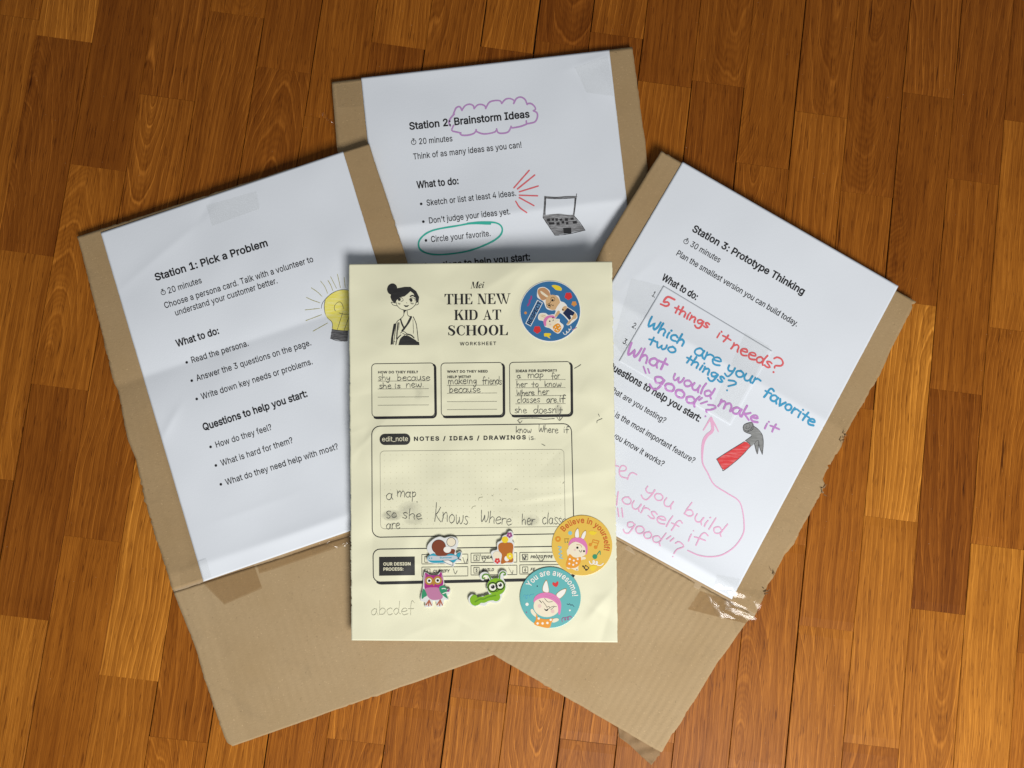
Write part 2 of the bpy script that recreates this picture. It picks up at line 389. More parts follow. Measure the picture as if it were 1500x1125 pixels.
# ------------------------------------------------------------------ lettering
GLYPHS = r'''A240 8,0 100,254 138,254 231,0 197,0 116,239 122,239 106,185 42,0|55,71 55,99 185,99 185,71
B228 30,0 30,254 137,253 164,245 190,221 199,187 193,160 186,150 157,131 181,122 201,101 209,68 200,33 188,19 158,4 123,0|62,28 122,28 154,33 165,40 174,52 177,68 171,92 153,109 139,114 62,115|62,142 132,144 154,154 166,174 168,186 165,201 156,214 141,223 120,226 62,226
C255 133,-4 93,3 75,12 46,39 26,78 20,127 26,176 46,214 75,242 112,256 133,258 170,252 201,235 224,209 236,174 204,174 194,197 178,214 157,224 133,228 104,222 92,216 70,195 62,182 56,166 51,127 56,88 70,58 92,38 118,28 157,30 187,48 204,80 236,80 224,45 201,19 170,2
D251 109,0 48,0 48,28 127,30 159,40 171,49 189,74 195,90 199,127 195,164 182,194 160,214 145,220 110,226 46,226 46,254 112,254 157,247 176,239 206,213 224,175 231,127 229,102 224,79 205,41 192,27 156,7|62,254 62,0 30,0 30,254
E209 30,0 30,254 186,254 186,226 62,226 62,143 177,143 177,114 62,114 62,28 187,28 187,0
F205 30,0 30,254 184,254 184,226 62,226 62,139 173,139 173,110 62,110 62,0
G260 134,-4 92,3 74,12 45,39 26,78 20,127 26,176 45,214 74,242 111,256 132,258 170,252 201,234 224,208 237,174 204,174 186,205 157,224 118,226 91,216 70,196 62,182 53,147 51,127 56,88 70,58 92,38 119,28 154,28 172,35 187,46 198,61 203,73 207,101 217,99 141,99 141,128 239,128 237,80 233,62 215,31 188,9 154,-2
H258 30,0 30,254 62,254 62,144 196,144 196,254 228,254 228,0 196,0 196,116 62,116 62,0
I150 15,0 15,28 59,28 59,226 15,226 15,254 134,254 134,226 91,226 91,28 134,28 134,0
J198 92,-4 53,5 37,16 26,31 19,50 16,86 49,86 52,52 61,37 74,28 92,25 110,28 124,37 133,52 136,72 136,254 168,254 166,50 159,31 147,16 131,5
K233 52,72 52,108 87,151 182,254 224,254|30,0 30,254 62,254 62,0|186,0 94,129 114,154 224,0
L196 30,0 30,254 62,254 62,28 180,28 180,0
M314 30,0 30,254 76,254 141,87 161,24 153,24 171,79 238,254 284,254 284,0 252,0 253,228 256,228 241,181 171,0 143,0 56,228 59,228 61,164 61,0
N262 30,0 30,254 68,254 181,75 207,27 202,27 199,254 231,254 231,0 193,0 88,165 54,226 59,227 62,0
O266 133,-4 93,3 75,12 46,39 26,78 20,127 26,176 46,214 75,242 112,256 133,258 154,256 192,242 221,214 240,176 246,127 240,78 221,39 192,12 174,3|133,26 162,31 174,38 196,58 210,88 215,127 210,166 196,196 186,207 162,223 133,228 118,226 92,216 71,196 56,166 51,127 56,88 71,58 92,38 118,27
P222 30,0 30,254 117,254 152,249 166,243 178,235 195,215 203,188 203,159 195,132 178,111 152,97 136,94 54,93 54,121 116,121 148,128 159,136 171,159 171,188 166,201 148,219 134,224 62,226 62,0
Q266 122,79 156,79 234,-24 200,-24|133,-4 93,3 75,12 46,39 26,78 20,127 26,176 46,214 75,242 112,256 133,258 154,256 192,242 221,214 240,176 246,127 240,78 221,39 192,12 174,3|133,26 162,31 174,38 196,58 210,88 215,127 210,166 196,196 186,207 162,223 133,228 118,226 92,216 71,196 56,166 51,127 56,88 71,58 92,38 118,27
R224 30,0 30,254 118,254 152,250 166,244 183,232 195,216 203,190 203,161 195,135 183,120 166,108 136,100 48,99 48,127 117,127 149,133 167,150 171,162 172,176 167,202 149,220 134,224 62,226 62,0|176,0 115,114 151,114 214,0
S223 112,-5 78,-1 51,11 25,41 19,68 52,68 55,55 71,35 83,29 112,24 143,30 155,37 170,57 171,80 158,96 56,134 33,156 28,170 29,206 46,234 82,254 113,258 144,254 175,238 188,224 197,207 200,189 168,189 163,206 151,218 140,224 112,229 83,224 72,217 59,199 59,176 74,159 84,154 156,132 179,119 197,99 204,69 201,49 193,32 174,12 147,0
T224 16,226 16,254 208,254 208,226 128,226 128,0 96,0 96,226
U258 129,-4 110,-3 77,7 51,27 35,54 30,86 30,254 62,254 62,89 70,56 80,43 93,34 129,26 165,34 188,56 196,89 196,254 228,254 228,86 223,54 207,27 181,7 148,-3
V240 102,0 8,254 42,254 124,15 117,15 128,53 197,254 231,254 139,0
W343 77,0 8,254 41,254 98,20 94,20 102,60 153,254 190,254 248,20 244,20 252,60 301,254 335,254 265,0 227,0 179,178 168,237 175,237 163,179 115,0
X237 9,0 108,142 108,118 14,254 52,254 121,146 116,146 130,172 187,254 223,254 129,119 129,143 228,0 191,0 115,115 122,115 108,90 45,0
Y236 101,0 101,104 8,254 45,254 104,159 125,115 112,115 118,132 190,254 227,254 134,104 134,0
Z219 21,0 21,23 153,215 170,238 174,227 20,226 20,254 198,254 198,231 58,28 48,16 45,27 199,28 199,0
a194 80,-5 47,2 24,22 17,36 17,69 29,89 50,101 132,117 138,127 133,148 120,161 98,165 66,156 50,137 20,145 28,161 52,182 81,191 119,189 143,180 153,171 166,145 168,0 138,0 136,26 118,6 95,-3|85,22 114,29 131,46 138,69 138,95 67,79 51,69 46,52 51,36 65,26
b212 114,-4 86,2 69,15 59,29 56,29 56,0 26,0 26,254 57,254 57,159 85,186 98,190 129,191 156,180 167,171 185,146 190,130 194,75 185,42 177,28 168,17 144,1|110,23 126,25 150,44 158,58 164,94 158,130 150,145 126,162 110,165 80,156 70,145 62,131 56,94 62,57 70,43 94,25
c198 103,-4 87,-3 58,8 36,29 22,58 17,93 22,130 36,159 58,180 72,187 103,192 130,188 152,178 170,161 181,138 151,131 135,155 113,164 86,162 72,155 54,129 49,112 49,75 54,58 72,33 86,25 103,23 121,26 135,33 146,44 152,58 181,51 170,28 153,10 130,-1
d212 97,-4 82,-3 55,8 35,28 21,58 18,75 21,130 35,160 44,171 56,180 82,191 114,190 126,186 155,159 155,254 186,254 186,0 156,0 156,29 153,29 143,15 126,2|102,23 118,25 142,43 154,75 156,94 150,131 142,145 118,162 102,165 86,162 62,145 54,130 48,94 49,75 62,44 86,25
e202 106,-4 72,1 46,17 36,29 22,58 17,93 22,129 35,158 57,179 71,186 102,192 133,187 159,170 178,141 185,97 185,84 37,84 37,110 169,110 155,101 149,134 131,157 118,163 86,163 62,147 49,120 48,89 55,53 64,40 75,30 106,23 135,30 153,52 182,45 176,31 155,9 141,2
f126 114,189 114,163 3,163 3,189|40,0 42,230 48,243 67,259 93,265 117,262 121,260 113,234 85,235 77,230 72,221 71,0
g212 103,-76 84,-74 52,-64 32,-46 25,-35 50,-21 68,-39 89,-48 124,-46 141,-38 152,-24 155,34 136,14 113,4 82,3 69,7 45,21 27,45 21,60 17,95 21,131 35,160 56,180 69,187 83,191 114,191 136,180 156,159 156,189 186,189 186,-5 181,-34 162,-59 145,-68|102,29 132,37 142,47 150,60 156,96 150,132 142,145 132,156 102,165 72,156 62,145 49,114 48,96 49,77 62,48 86,31
h205 57,113 57,0 26,0 26,254 57,254 57,143 51,143 66,172 93,189 132,190 147,184 160,174 170,160 177,135 178,0 148,0 148,117 145,137 136,152 123,161 105,164 80,158 63,141
i83 26,0 26,189 57,189 57,0|42,221 27,227 20,241 27,256 42,262 57,256 63,241 57,227
j83 26,189 57,189 55,-32 43,-57 32,-65 -5,-72 -5,-44 12,-42 25,-27|41,221 26,227 20,241 26,256 41,262 57,256 63,241 57,227
k190 55,68 55,106 60,106 142,189 180,189 92,99|26,0 26,254 57,254 57,0|147,0 74,93 95,114 186,0
l94 69,-1 50,1 37,10 29,23 26,254 57,254 57,38 65,27 85,27 90,1
m304 26,0 26,189 56,189 54,147 66,173 75,181 97,192 109,193 128,190 143,180 154,165 160,147 156,147 168,171 190,187 203,191 234,191 248,186 270,164 278,127 278,0 248,0 248,127 245,144 236,156 209,165 187,160 172,145 169,135 167,0 137,0 134,144 126,155 114,163 99,165 89,164 70,153 58,133 57,0
n204 57,113 57,0 26,0 26,189 56,189 56,143 51,143 66,172 93,189 132,190 147,184 160,174 170,160 177,135 178,0 148,0 148,117 145,137 136,152 123,161 105,164 80,158 63,141
o208 103,-4 87,-3 58,8 36,29 22,58 17,93 22,130 36,159 58,180 72,187 103,192 135,187 161,170 171,159 185,130 190,93 185,58 179,42 161,17 135,1|103,23 121,25 146,44 153,58 159,93 153,129 146,143 121,162 103,165 86,162 72,155 62,143 54,129 48,93 54,58 62,44 72,33 86,25
p212 26,-72 26,189 56,189 56,159 85,186 114,192 143,187 156,180 177,160 190,130 194,75 185,42 168,17 156,8 130,-3 99,-3 86,2 57,29 57,-72|110,23 126,25 150,44 158,58 164,94 158,130 150,145 126,162 110,165 80,156 70,145 62,131 56,94 62,57 70,43 94,25
q212 186,-72 155,-72 155,29 126,2 113,-3 82,-3 55,8 35,28 27,42 18,75 21,130 35,160 56,180 68,187 82,191 114,190 136,180 156,159 156,189 186,189|102,23 118,25 142,43 154,75 156,94 150,131 142,145 118,162 102,165 86,162 62,145 54,130 48,94 49,75 62,44 86,25
r130 26,0 26,189 56,189 57,160 76,183 90,190 121,192 121,161 91,161 79,157 63,142 57,118 57,0
s182 91,-4 56,1 42,9 22,31 18,47 47,53 52,39 62,30 90,22 108,25 122,31 131,40 134,51 127,68 46,96 26,118 23,137 25,152 32,166 57,185 93,192 111,190 139,179 149,169 162,145 134,138 121,158 109,164 78,164 57,149 56,129 72,116 143,93 162,71 165,53 163,37 145,12 111,-3
t114 102,189 102,163 3,163 3,189|32,235 63,235 64,38 75,26 101,27 106,1 84,-2 56,3 46,10 36,26 32,46
u205 91,-3 57,5 44,15 30,41 26,69 26,189 57,189 59,52 68,37 82,28 100,25 124,31 141,48 146,61 148,189 178,189 178,0 149,0 149,46 153,46 147,30 128,8 111,0
v194 81,0 8,189 42,189 103,10 92,10 112,77 152,189 185,189 113,0
w284 69,0 11,189 43,189 87,20 82,20 96,81 126,189 158,189 201,20 195,20 240,189 272,189 214,0 184,0 138,169 145,169 99,0
x189 10,0 85,109 85,85 14,189 50,189 103,103 87,103 141,189 176,189 104,84 104,107 179,0 143,0 86,91 102,91 45,0
y194 23,-70 30,-43 59,-42 70,-29 81,-1 8,189 42,189 103,10 92,10 101,43 152,189 185,189 95,-43 88,-54 69,-68 45,-73
z190 21,0 21,23 127,160 24,161 24,189 166,189 166,165 63,28 169,28 169,0
0226 113,-4 79,3 65,12 42,38 28,77 24,127 28,176 42,215 53,230 79,251 113,258 147,251 174,230 184,215 198,176 202,127 198,77 184,38 161,12 147,3|113,25 130,28 145,37 160,58 169,88 172,127 169,166 160,196 145,217 130,226 113,230 96,226 73,208 57,166 54,127 57,88 73,46 96,28
1226 38,0 38,27 195,27 195,0|138,254 138,0 106,0 106,224 43,179 43,213 99,254
2226 32,0 32,23 141,141 155,163 160,185 154,209 146,218 136,224 112,230 98,228 76,216 65,195 63,181 33,181 34,195 43,221 55,236 84,253 112,258 153,248 180,222 188,205 190,186 185,159 158,117 76,28 194,28 194,0
3226 109,-4 79,0 49,15 35,28 26,45 22,66 54,66 63,43 82,29 95,26 124,26 137,30 157,46 162,58 163,86 149,108 137,117 121,122 78,124 78,149 144,226 35,226 35,254 186,254 186,230 105,139 105,144 139,143 154,138 177,122 195,86 191,45 177,22 154,6
4226 20,52 20,79 123,254 155,254 54,81 206,81 206,52|141,0 141,159 171,159 171,0
5226 110,-4 82,0 54,16 33,46 30,65 61,65 69,44 86,30 98,26 125,26 138,32 157,52 164,81 162,96 148,122 124,136 96,137 64,123 33,126 48,254 183,254 183,226 75,226 67,150 101,165 114,167 147,160 172,142 189,115 194,99 195,81 190,51 176,26 154,7 141,1
6226 113,-4 84,1 59,15 50,25 42,37 33,65 34,99 56,151 126,254 161,254 72,130 89,149 107,156 132,156 158,147 185,120 193,93 193,63 184,36 166,15 142,1|113,24 127,26 149,39 162,64 163,78 162,93 149,117 127,131 113,132 99,131 76,117 64,94 62,79 64,64 76,39 99,26
7226 48,0 161,226 31,226 31,254 195,254 195,224 82,0
8226 113,-4 81,0 50,16 37,31 28,48 26,67 27,83 40,110 50,120 76,132 59,141 46,154 38,171 35,190 37,208 45,225 73,249 113,258 153,249 180,225 188,208 191,190 188,171 179,154 166,141 150,132 163,128 186,110 198,83 200,67 197,48 189,31 176,16 144,0|113,24 142,30 153,37 161,45 168,69 161,94 152,104 141,111 113,117 84,111 73,104 65,94 57,69 64,45 72,37 83,30|113,145 126,146 146,156 158,175 159,188 154,210 147,218 126,228 113,230 100,228 79,218 68,199 66,188 68,175 79,156 100,146
9226 113,258 142,253 166,239 176,229 190,204 193,189 192,154 170,103 100,0 65,0 153,124 136,105 119,98 94,98 68,107 53,118 36,147 33,191 42,218 60,239 84,253|113,230 99,228 77,214 69,203 62,176 69,147 77,137 87,128 113,121 139,128 149,136 162,160 163,175 162,190 149,214 127,228
.94 47,-2 31,4 25,20 31,36 47,43 64,36 70,20 64,4
,94 19,-60 34,35 68,35 42,-60
:94 47,-2 31,4 25,20 31,36 47,43 64,36 70,20 64,4|47,135 31,142 25,158 31,174 47,181 64,174 70,158 64,142
;94 19,-60 34,35 68,35 42,-60|51,135 35,142 29,158 35,174 51,181 68,174 74,158 68,142
?179 66,76 70,115 84,134 123,167 129,178 129,203 118,220 89,231 68,226 60,220 48,202 46,189 13,189 16,209 24,226 51,249 89,258 109,255 127,249 153,225 162,191 159,172 153,155 142,142 103,110 97,92 97,76|82,-2 65,4 59,20 65,36 82,43 98,36 104,20 98,4
!98 33,80 31,254 66,254 64,80|49,-2 33,4 26,20 33,36 49,43 65,36 71,20 65,4
'103 39,159 35,254 68,254 64,159
-226 168,122 168,94 57,94 57,122
_160 159,0 159,-28 0,-28 0,0
/124 117,266 35,-38 7,-38 89,266
 94 '''
GLY = {}
for _l in GLYPHS.split('\n'):
    _h, _, _r = _l[1:].partition(' ')
    if _l[0] == ' ' : pass
    GLY[_l[0]] = (float(_h), [[tuple(map(float, q.split(','))) for q in c.split(' ')] for c in _r.split('|')] if _r else [])
GLY[' '] = (100.0, [])
CAP = 254.0
def area2(P):
    P = np.asarray(P); x, y = P[:, 0], P[:, 1]
    return float(np.sum(x * np.roll(y, -1) - np.roll(x, -1) * y))
def embolden(P, d):
    """push an outline outward by d (outer loops of this face run clockwise, counters the other way)"""
    P = np.asarray(P, float)
    a = P - np.roll(P, 1, 0); b = np.roll(P, -1, 0) - P
    na = np.stack([-a[:, 1], a[:, 0]], 1) / np.maximum(1e-6, np.hypot(a[:, 0], a[:, 1]))[:, None]
    nb = np.stack([-b[:, 1], b[:, 0]], 1) / np.maximum(1e-6, np.hypot(b[:, 0], b[:, 1]))[:, None]
    nn = na + nb
    l2 = np.maximum(0.5, (nn ** 2).sum(1))
    return P + 2 * nn / l2[:, None] * d
def inside(p, Q):
    c = False; j = len(Q) - 1
    for i in range(len(Q)):
        if (Q[i][1] > p[1]) != (Q[j][1] > p[1]) and p[0] < (Q[j][0] - Q[i][0]) * (p[1] - Q[i][1]) / (Q[j][1] - Q[i][1]) + Q[i][0]: c = not c
        j = i
    return c
def width(txt, track=0.0):
    return sum(GLY[c][0] + track for c in txt)
def glyph_fill(I, ch, m, f, bold):
    loops = [np.asarray(c) for c in GLY[ch][1]]
    if not loops: return
    big = max(loops, key=lambda c: abs(area2(c)))
    outer = [c for c in loops if area2(c) * area2(big) > 0]
    holes = [c for c in loops if not any(c is o for o in outer)]
    sg = lambda P, s: P if area2(P) * s < 0 else P[::-1]
    for o in outer:
        g = [embolden(sg(o, 1), bold)] + [embolden(sg(h, -1), bold) for h in holes if inside(h[0], o)]
        I.fill([f(l) for l in g], m, edge=6.0)
def text(I, txt, p0, p1, cap, m, bold=0.0, slant=0.0, track=0.0, scale=None):
    """set txt on the baseline p0 -> p1 (pixels); with scale, p1 is the end and p0 only gives the direction"""
    p0, p1 = np.asarray(p0, float), np.asarray(p1, float)
    d = p1 - p0; L = np.hypot(*d); u = d / L; up = np.array([u[1], -u[0]])
    tot = width(txt, track) - track
    sx = L / tot
    if scale is not None:
        sx = scale; p0 = p1 - u * sx * tot
    sy = cap / CAP
    x = 0.0
    for ch in txt:
        f = lambda l, x=x: p0 + np.asarray(l)[:, 0:1] * sx * u + x * sx * u + np.asarray(l)[:, 1:2] * sy * (up + slant * u)
        glyph_fill(I, ch, m, f, bold)
        x += GLY[ch][0] + track
    return sx
def arc_text(I, txt, c, r, a0, a1, cap, m, bold=0.0):
    """lettering along a circle, angles in degrees counter-clockwise from the right, tops outward"""
    tot = width(txt)
    x = 0.0
    arc = math.radians(a0 - a1) * r
    sx, sy = arc / tot, cap / CAP
    for ch in txt:
        w = GLY[ch][0]
        a = math.radians(a0) - (x + w / 2) * sx / r
        rad = np.array([math.cos(a), -math.sin(a)]); tan = np.array([math.sin(a), math.cos(a)])
        f = lambda l: np.asarray(c) + rad * r + (np.asarray(l)[:, 0:1] - w / 2) * sx * tan + np.asarray(l)[:, 1:2] * sy * rad
        glyph_fill(I, ch, m, f, bold)
        x += w

# single-stroke handwriting: x-height 1, ascender about 1.8
HW = {
 'a': (0.95, [[(.72, .85), (.4, 1.0), (.08, .65), (.1, .2), (.35, .0), (.62, .2), (.74, .8)], [(.76, .95), (.72, .4), (.9, .0)]]),
 'b': (0.9, [[(.12, 1.8), (.1, .9), (.08, .05)], [(.1, .6), (.4, .95), (.72, .6), (.55, .1), (.08, .05)]]),
 'c': (0.8, [[(.68, .85), (.42, 1.0), (.1, .6), (.18, .12), (.45, .0), (.72, .15)]]),
 'd': (0.95, [[(.7, .75), (.4, .98), (.06, .5), (.3, .0), (.62, .25), (.74, .8)], [(.84, 1.8), (.76, .9), (.74, .3), (.9, .0)]]),
 'e': (0.85, [[(.1, .5), (.45, .55), (.7, .72), (.5, 1.0), (.2, .85), (.06, .45), (.25, .02), (.5, .0), (.78, .18)]]),
 'f': (0.75, [[(.75, 1.6), (.5, 1.8), (.32, 1.4), (.3, .6), (.26, -.1)], [(.02, .85), (.3, .88), (.66, .92)]]),
 'g': (0.9, [[(.7, .85), (.4, 1.0), (.08, .62), (.3, .15), (.6, .4), (.74, .9)], [(.74, .9), (.72, .1), (.6, -.6), (.3, -.75), (.02, -.5)]]),
 'h': (0.9, [[(.12, 1.8), (.1, .9), (.08, .0)], [(.1, .55), (.4, .98), (.66, .75), (.68, .3), (.72, .0)]]),
 'i': (0.45, [[(.2, .95), (.18, .5), (.2, .0)], [(.24, 1.4), (.26, 1.44)]]),
 'k': (0.85, [[(.12, 1.8), (.1, .9), (.08, .0)], [(.7, 1.0), (.4, .65), (.12, .45)], [(.2, .5), (.45, .3), (.78, .0)]]),
 'l': (0.42, [[(.22, 1.8), (.18, .9), (.2, .0)]]),
 'm': (1.35, [[(.08, 1.0), (.12, .5), (.08, .0)], [(.12, .6), (.4, 1.0), (.58, .7), (.58, .0)], [(.6, .6), (.9, 1.0), (1.12, .7), (1.18, .0)]]),
 'n': (0.9, [[(.08, 1.0), (.12, .5), (.08, .0)], [(.12, .55), (.42, 1.0), (.66, .75), (.68, .3), (.74, .0)]]),
 'o': (0.85, [[(.42, 1.0), (.12, .75), (.08, .3), (.38, .0), (.7, .3), (.68, .8), (.38, 1.0)]]),
 'p': (0.9, [[(.1, 1.0), (.14, .2), (.1, -.75)], [(.12, .7), (.45, 1.02), (.72, .7), (.5, .2), (.14, .15)]]),
 'r': (0.7, [[(.1, 1.0), (.12, .5), (.1, .0)], [(.12, .6), (.35, .95), (.66, .9)]]),
 's': (0.75, [[(.62, .88), (.38, 1.02), (.12, .8), (.35, .52), (.62, .28), (.4, .0), (.08, .12)]]),
 't': (0.75, [[(.36, 1.5), (.34, .7), (.3, .0)], [(.02, .85), (.35, .88), (.7, .86)]]),
 'u': (0.9, [[(.1, 1.0), (.08, .4), (.3, .0), (.58, .2), (.7, 1.0)], [(.7, 1.0), (.68, .4), (.82, .0)]]),
 'v': (0.8, [[(.06, 1.0), (.2, .5), (.36, .0), (.52, .5), (.72, 1.0)]]),
 'w': (1.15, [[(.06, 1.0), (.14, .3), (.3, .0), (.5, .35), (.56, .75), (.62, .3), (.8, .0), (1.0, .4), (1.05, 1.0)]]),
 'y': (0.85, [[(.1, 1.0), (.12, .5), (.34, .25), (.64, .5), (.7, 1.0)], [(.7, 1.0), (.66, .2), (.5, -.6), (.25, -.7), (.05, -.45)]]),
 'K': (1.0, [[(.1, 2.1), (.12, 1.0), (.12, .0)], [(.75, 1.7), (.4, 1.1), (.14, .8)], [(.18, .85), (.45, .45), (.85, .0)]]),
 'W': (1.3, [[(.06, 1.75), (.12, .8), (.24, .05), (.46, .5), (.6, 1.0), (.68, .4), (.86, .05), (1.06, .7), (1.12, 1.6)]]),
 'S': (0.85, [[(.75, 1.35), (.42, 1.5), (.1, 1.2), (.4, .8), (.7, .4), (.42, .0), (.06, .15)]]),
 '5': (0.9, [[(.82, 1.5), (.5, 1.48), (.24, 1.46), (.18, .9), (.5, .92), (.76, .55), (.55, .05), (.05, .1)]]),
 '.': (0.4, [[(.16, .04), (.2, .06)]]),
 "'": (0.35, [[(.16, 1.7), (.12, 1.4)]]),
 ' ': (0.6, []),
}
def hand(I, txt, p0, p1, xh, w, m, slant=0.0, jit=0.05, asc=None, wob=0.12):
    p0, p1 = np.asarray(p0, float), np.asarray(p1, float)
    d = p1 - p0; L = np.hypot(*d); u = d / L; up = np.array([u[1], -u[0]])
    tot = sum(HW[c][0] for c in txt) - 0.12
    sx = L / tot
    x = 0.0
    for ch in txt:
        adv, st = HW[ch]
        dy, sc = RNG.uniform(-jit, jit), 1 + RNG.uniform(-jit, jit)
        for q in st:
            q = np.asarray(q, float).copy()
            if asc is not None: q[:, 1] = np.where(q[:, 1] > 1.1, 1.1 + (q[:, 1] - 1.1) * asc, q[:, 1])
            q = q + RNG.uniform(-jit, jit, q.shape) * 0.6
            P = p0 + (x + q[:, 0:1] * sc) * sx * u + (q[:, 1:2] * sc + dy) * xh * (up + slant * u)
            I.stroke(P, w, m, wob=wob)
        x += adv

# high-contrast serif capitals, cap height 1
def _r(x0, x1, y0, y1): return [(x0, y0), (x1, y0), (x1, y1), (x0, y1)]
_h = 0.05
def _stem(x, w=0.2, s=0.08, top=True, bot=True):
    o = [_r(x, x + w, 0, 1)]
    if bot: o.append(_r(x - s, x + w + s, 0, _h))
    if top: o.append(_r(x - s, x + w + s, 1 - _h, 1))
    return o
def _ell(cx, cy, rx, ry, n=36): return [(cx + rx * math.cos(2 * math.pi * i / n), cy + ry * math.sin(2 * math.pi * i / n)) for i in range(n)]
def _rib(C, W):
    C = catmull(C, False, 0.04); n = len(C)
    T = np.gradient(C, axis=0); T /= np.maximum(1e-9, np.hypot(T[:, 0], T[:, 1]))[:, None]
    Nn = np.stack([-T[:, 1], T[:, 0]], 1); w = np.interp(np.linspace(0, 1, n), np.linspace(0, 1, len(W)), W)[:, None] / 2
    return [tuple(p) for p in np.concatenate([C + Nn * w, (C - Nn * w)[::-1]])]
SERIF = {
 'T': (.86, [_r(.33, .53, 0, 1), _r(.22, .64, 0, _h), _r(.02, .84, 1 - _h, 1), [(.02, 1), (.02, .70), (.06, .70), (.17, .96)], [(.84, 1), (.84, .70), (.80, .70), (.69, .96)]]),
 'H': (.98, _stem(.1) + _stem(.66) + [_r(.28, .68, .48, .53)]),
 'E': (.80, _stem(.1) + [_r(.28, .70, 1 - _h, 1), _r(.28, .52, .49, .54), _r(.28, .72, 0, _h), [(.70, 1), (.70, .72), (.66, .72), (.54, .96)], [(.74, 0), (.76, .30), (.71, .30), (.58, .04)], _r(.49, .53, .36, .67)]),
 'N': (.94, [_r(.13, .18, 0, 1), _r(.74, .79, 0, 1), [(.08, 1), (.31, 1), (.79, 0), (.58, 0)], _r(.03, .29, 0, _h), _r(.62, .91, 1 - _h, 1), _r(.02, .2, 1 - _h, 1)]),
 'W': (1.34, [[(.03, 1), (.26, 1), (.52, 0), (.44, 0)], [(.48, 0), (.53, 0), (.74, .9), (.69, .9)], [(.50, 1), (.73, 1), (.98, 0), (.90, 0)], [(.92, 0), (.98, 0), (1.24, 1), (1.19, 1)], _r(-.02, .34, 1 - _h, 1), _r(.44, .80, 1 - _h, 1), _r(1.08, 1.34, 1 - _h, 1)]),
 'K': (.94, _stem(.1) + [[(.28, .44), (.34, .44), (.78, .97), (.70, .97)], [(.38, .56), (.55, .68), (.90, .02), (.66, .02)], _r(.60, .86, 1 - _h, 1), _r(.58, .95, 0, _h)]),
 'I': (.44, _stem(.12)),
 'D': (.92, _stem(.1, top=False, bot=False) + [_r(.02, .4, 0, _h), _r(.02, .4, 1 - _h, 1), _rib([(.38, .025), (.62, .09), (.74, .32), (.75, .5), (.74, .68), (.62, .91), (.38, .975)], [.05, .10, .2, .21, .2, .10, .05])]),
 'A': (.92, [[(.13, 0), (.18, 0), (.46, .86), (.43, .96)], [(.40, 1), (.48, 1), (.82, 0), (.58, 0)], _r(.24, .62, .30, .35), _r(.02, .30, 0, _h), _r(.50, .90, 0, _h)]),
 'S': (.70, [_rib([(.56, .74), (.50, .92), (.34, .97), (.16, .90), (.14, .72), (.30, .58), (.46, .46), (.56, .28), (.46, .07), (.30, .03), (.14, .10), (.09, .30)], [.05, .05, .06, .12, .2, .22, .22, .2, .12, .06, .05, .05]), _r(.56, .60, .70, .98), _r(.05, .09, .02, .32)]),
 'C': (.84, [_rib([(.74, .72), (.66, .90), (.48, .975), (.26, .86), (.16, .5), (.26, .14), (.48, .025), (.66, .10), (.76, .28)], [.05, .05, .07, .17, .22, .17, .07, .05, .05]), _r(.73, .77, .68, .98)]),
 'O': (.94, [[_ell(.47, .5, .42, .52), _ell(.47, .5, .20, .465)]]),
 'L': (.78, _stem(.1) + [_r(.28, .72, 0, _h), [(.74, 0), (.76, .32), (.71, .32), (.58, .04)]]),
 'M': (1.15, [_r(.14, .18, 0, 1), _r(.84, 1.04, 0, 1), [(.08, 1), (.32, 1), (.60, .0), (.52, .0)], [(.55, 0), (.60, 0), (.90, 1), (.84, 1)], _r(.03, .28, 0, _h), _r(.76, 1.12, 0, _h), _r(.86, 1.12, 1 - _h, 1)]),
 'e': (.50, [_rib([(.10, .34), (.30, .38), (.42, .50), (.34, .65), (.20, .62), (.10, .42), (.10, .18), (.22, .03), (.44, .14)], [.05, .05, .09, .06, .08, .16, .16, .09, .04])]),
 'i': (.34, [_rib([(.04, .56), (.16, .62), (.16, .3), (.14, .08), (.30, .1)], [.04, .13, .15, .13, .04]), _ell(.19, .86, .09, .09, 14)]),
 ' ': (.40, []),
}
def serif(I, txt, p0, p1, cap, m, slant=0.0):
    p0, p1 = np.asarray(p0, float), np.asarray(p1, float)
    d = p1 - p0; L = np.hypot(*d); u = d / L; up = np.array([u[1], -u[0]])
    sx = L / sum(SERIF[c][0] for c in txt)
    x = 0.0
    for ch in txt:
        for poly in SERIF[ch][1]:
            loops = poly if isinstance(poly[0], list) else [poly]
            I.fill([p0 + (np.asarray(l)[:, 0:1] + x) * sx * u + np.asarray(l)[:, 1:2] * cap * (up + slant * u) for l in loops], m, edge=6)
        x += SERIF[ch][0]

def bil(c, s, t):
    c = np.asarray(c, float)                     # TL TR BR BL
    return c[0] * (1 - s) * (1 - t) + c[1] * s * (1 - t) + c[2] * s * t + c[3] * (1 - s) * t
def rrect(c, r):
    """rounded quadrilateral outline from four pixel corners"""
    c = np.asarray(c, float); out = []
    for i in range(4):
        p, a, b = c[i], c[i - 1], c[(i + 1) % 4]
        ua = (a - p) / np.hypot(*(a - p)); ub = (b - p) / np.hypot(*(b - p))
        o = p + ua * r + ub * r
        for k in np.linspace(0, math.pi / 2, 6):
            out.append(o - ub * r * math.cos(k) - ua * r * math.sin(k))
    return np.array(out)
def dense(P, step=2.0, closed=True):
    P = np.asarray(P, float); out = []
    n = len(P)
    for i in range(n if closed else n - 1):
        a, b = P[i], P[(i + 1) % n]; k = max(1, int(np.hypot(*(b - a)) / step))
        out += [a + (b - a) * j / k for j in range(k)]
    out.append(P[0] if closed else P[-1])
    return np.array(out)
